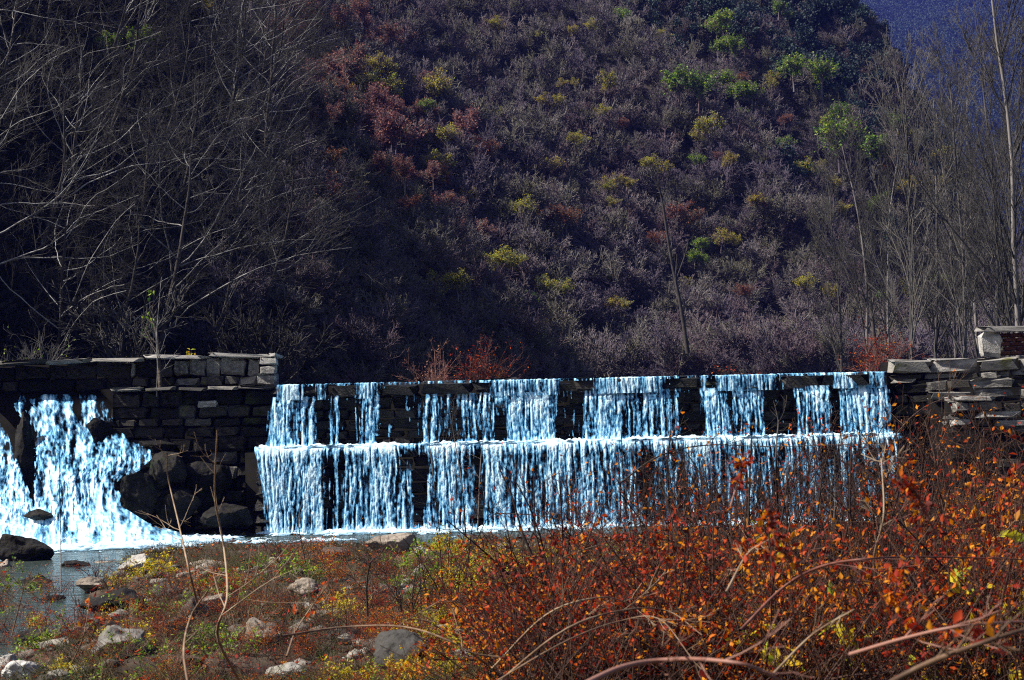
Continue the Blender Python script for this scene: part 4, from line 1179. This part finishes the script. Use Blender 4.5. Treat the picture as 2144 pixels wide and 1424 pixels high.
for k, (px0, pts, dpt, lab) in enumerate([
    (1, [(1700, 1230), (1660, 1180), (1622, 1130), (1608, 1050)], 6.5, 'bright orange leafy spike rising out of the thicket'),
    (2, [(1530, 1060), (1545, 1010), (1562, 955)], 8, 'orange leafy tip above the thicket rim before the falls'),
    (3, [(1960, 1120), (1920, 1040), (1890, 1010)], 7, 'tan orange leafy spray near the slab wall side of the thicket'),
    (4, [(1870, 1320), (1872, 1260), (1880, 1200)], 7, 'golden orange leafy spike deep in the thicket'),
]):
    stemthing('leafy_spray', lab, 'spray', [W(a, b_, dpt) for a, b_ in pts], .006, .003, M['cane_red'], 30, M['leaf_rust'], 90, .032, 90 + k, .085, ang=28, part='shoot')
stemthing('bush', 'twiggy dark bush with a few leaves before the weir foot', 'bush', [W(1215, 1130, 23), W(1218, 1100, 23), W(1210, 1060, 23)], .012, .006, M['bark_dark'], 16, M['leaf_rust'], 60, .05, 120, .9)

# tangle of thin stems and fallen leaves
g = np.random.default_rng(99)
n = 2600
px = g.uniform(1050, 2200, n); py = g.uniform(1200, 1620, n)
B = np.array([Gz(a, b_, .25) for a, b_ in zip(px, py)]); B = B[B[:, 1] > 4.2]
n = len(B); k = 6; P_ = np.zeros((n, k, 3)); P_[:, 0] = B; P_[:, 0, 2] = ground_z(B[:, 0], B[:, 1])
ty = np.interp(px[:n], topx, topy)
zt_ = 2.2 - (ty + 40 - 900) * B[:, 1] / F
H = np.clip((zt_ - P_[:, 0, 2]) * g.uniform(.4, 1.05, n), .3, 2.0)
d = nrm(np.stack([g.normal(size=n) * .5, g.normal(size=n) * .5, np.ones(n)], 1))
for i in range(1, k):
    d = nrm(d + g.normal(size=(n, 3)) * .13 + np.array([.02, 0, -.06])); P_[:, i] = P_[:, i - 1] + d * (H * 1.15 / (k - 1))[:, None]
mb = MB(); tubes(mb, P_, np.linspace(.0045, .002, k)[None] * g.uniform(.6, 1.4, (n, 1)), 3)
kind(mb.build('undergrowth', M['cane_brown']), 'stuff', 'tangle of thin dry stems inside the thicket')
n = 44000
y = 8 + 22 * g.random(n); x = g.uniform(-.32, .34, n) * y
w = ss(-.15, .10, x / y) * .8 + .28 + .3 * (fbm(x * .6, y * .6, 3, 71) > .1)
ok = (g.random(n) < w); x, y = x[ok], y[ok]; z = ground_z(x, y); ok = z > .02; x, y, z = x[ok], y[ok], z[ok]; n = len(x)
mb = MB(); leaves(mb, np.stack([x, y, z + .02 + .05 * g.random(n)], 1), np.full(n, .06), g, np.clip(.35 + .3 * g.normal(size=n), 0, 1), flat=.5)
kind(mb.build('fallen_leaves', M['leaf_rust']), 'stuff', 'fallen rust leaves littering the bank')
n = 42000
y = 10 + 20 * g.random(n); x = g.uniform(-.32, .1, n) * y
ok = (fbm(x * .8, y * .8, 3, 73) > -.12); x, y = x[ok], y[ok]; z = ground_z(x, y); ok = z > .03; x, y, z = x[ok], y[ok], z[ok]; n = len(x)
P_ = np.zeros((n, 3, 3)); P_[:, 0] = np.stack([x, y, z - .02], 1); d = nrm(np.stack([g.normal(size=n) * .5, g.normal(size=n) * .5, np.ones(n)], 1))
L = g.uniform(.08, .3, n)[:, None]
P_[:, 1] = P_[:, 0] + d * L * .5; P_[:, 2] = P_[:, 1] + nrm(d + np.stack([d[:, 0], d[:, 1], -.3 * np.ones(n)], 1)) * L * .5
M['grass'] = mat('dry grass', [(.03, .026, .010), (.085, .052, .020), (.035, .05, .010), (.11, .035, .012)], 1.5, .8)
mb = MB(); tubes(mb, P_, np.array([[.0035, .003, .001]]) * np.ones((n, 1)), 3)
kind(mb.build('grass', M['grass']), 'stuff', 'dry grass between the river stones')

# ------------------------------------------------------------------ air
hz = bpy.data.materials.new('valley haze'); hz.use_nodes = True
nt = hz.node_tree; nt.nodes.remove(nt.nodes['Principled BSDF'])
pv = nt.nodes.new('ShaderNodeVolumePrincipled'); pv.inputs['Color'].default_value = (.14, .18, 1.0, 1); pv.inputs['Density'].default_value = .00018
pv.inputs['Anisotropy'].default_value = .2
nt.links.new(pv.outputs[0], nt.nodes['Material Output'].inputs['Volume'])
mb = MB(); box(mb, -520, 660, -40, 1270, -2.5, 520)
kind(mb.build('haze', hz), 'stuff', 'thin blue haze filling the valley')
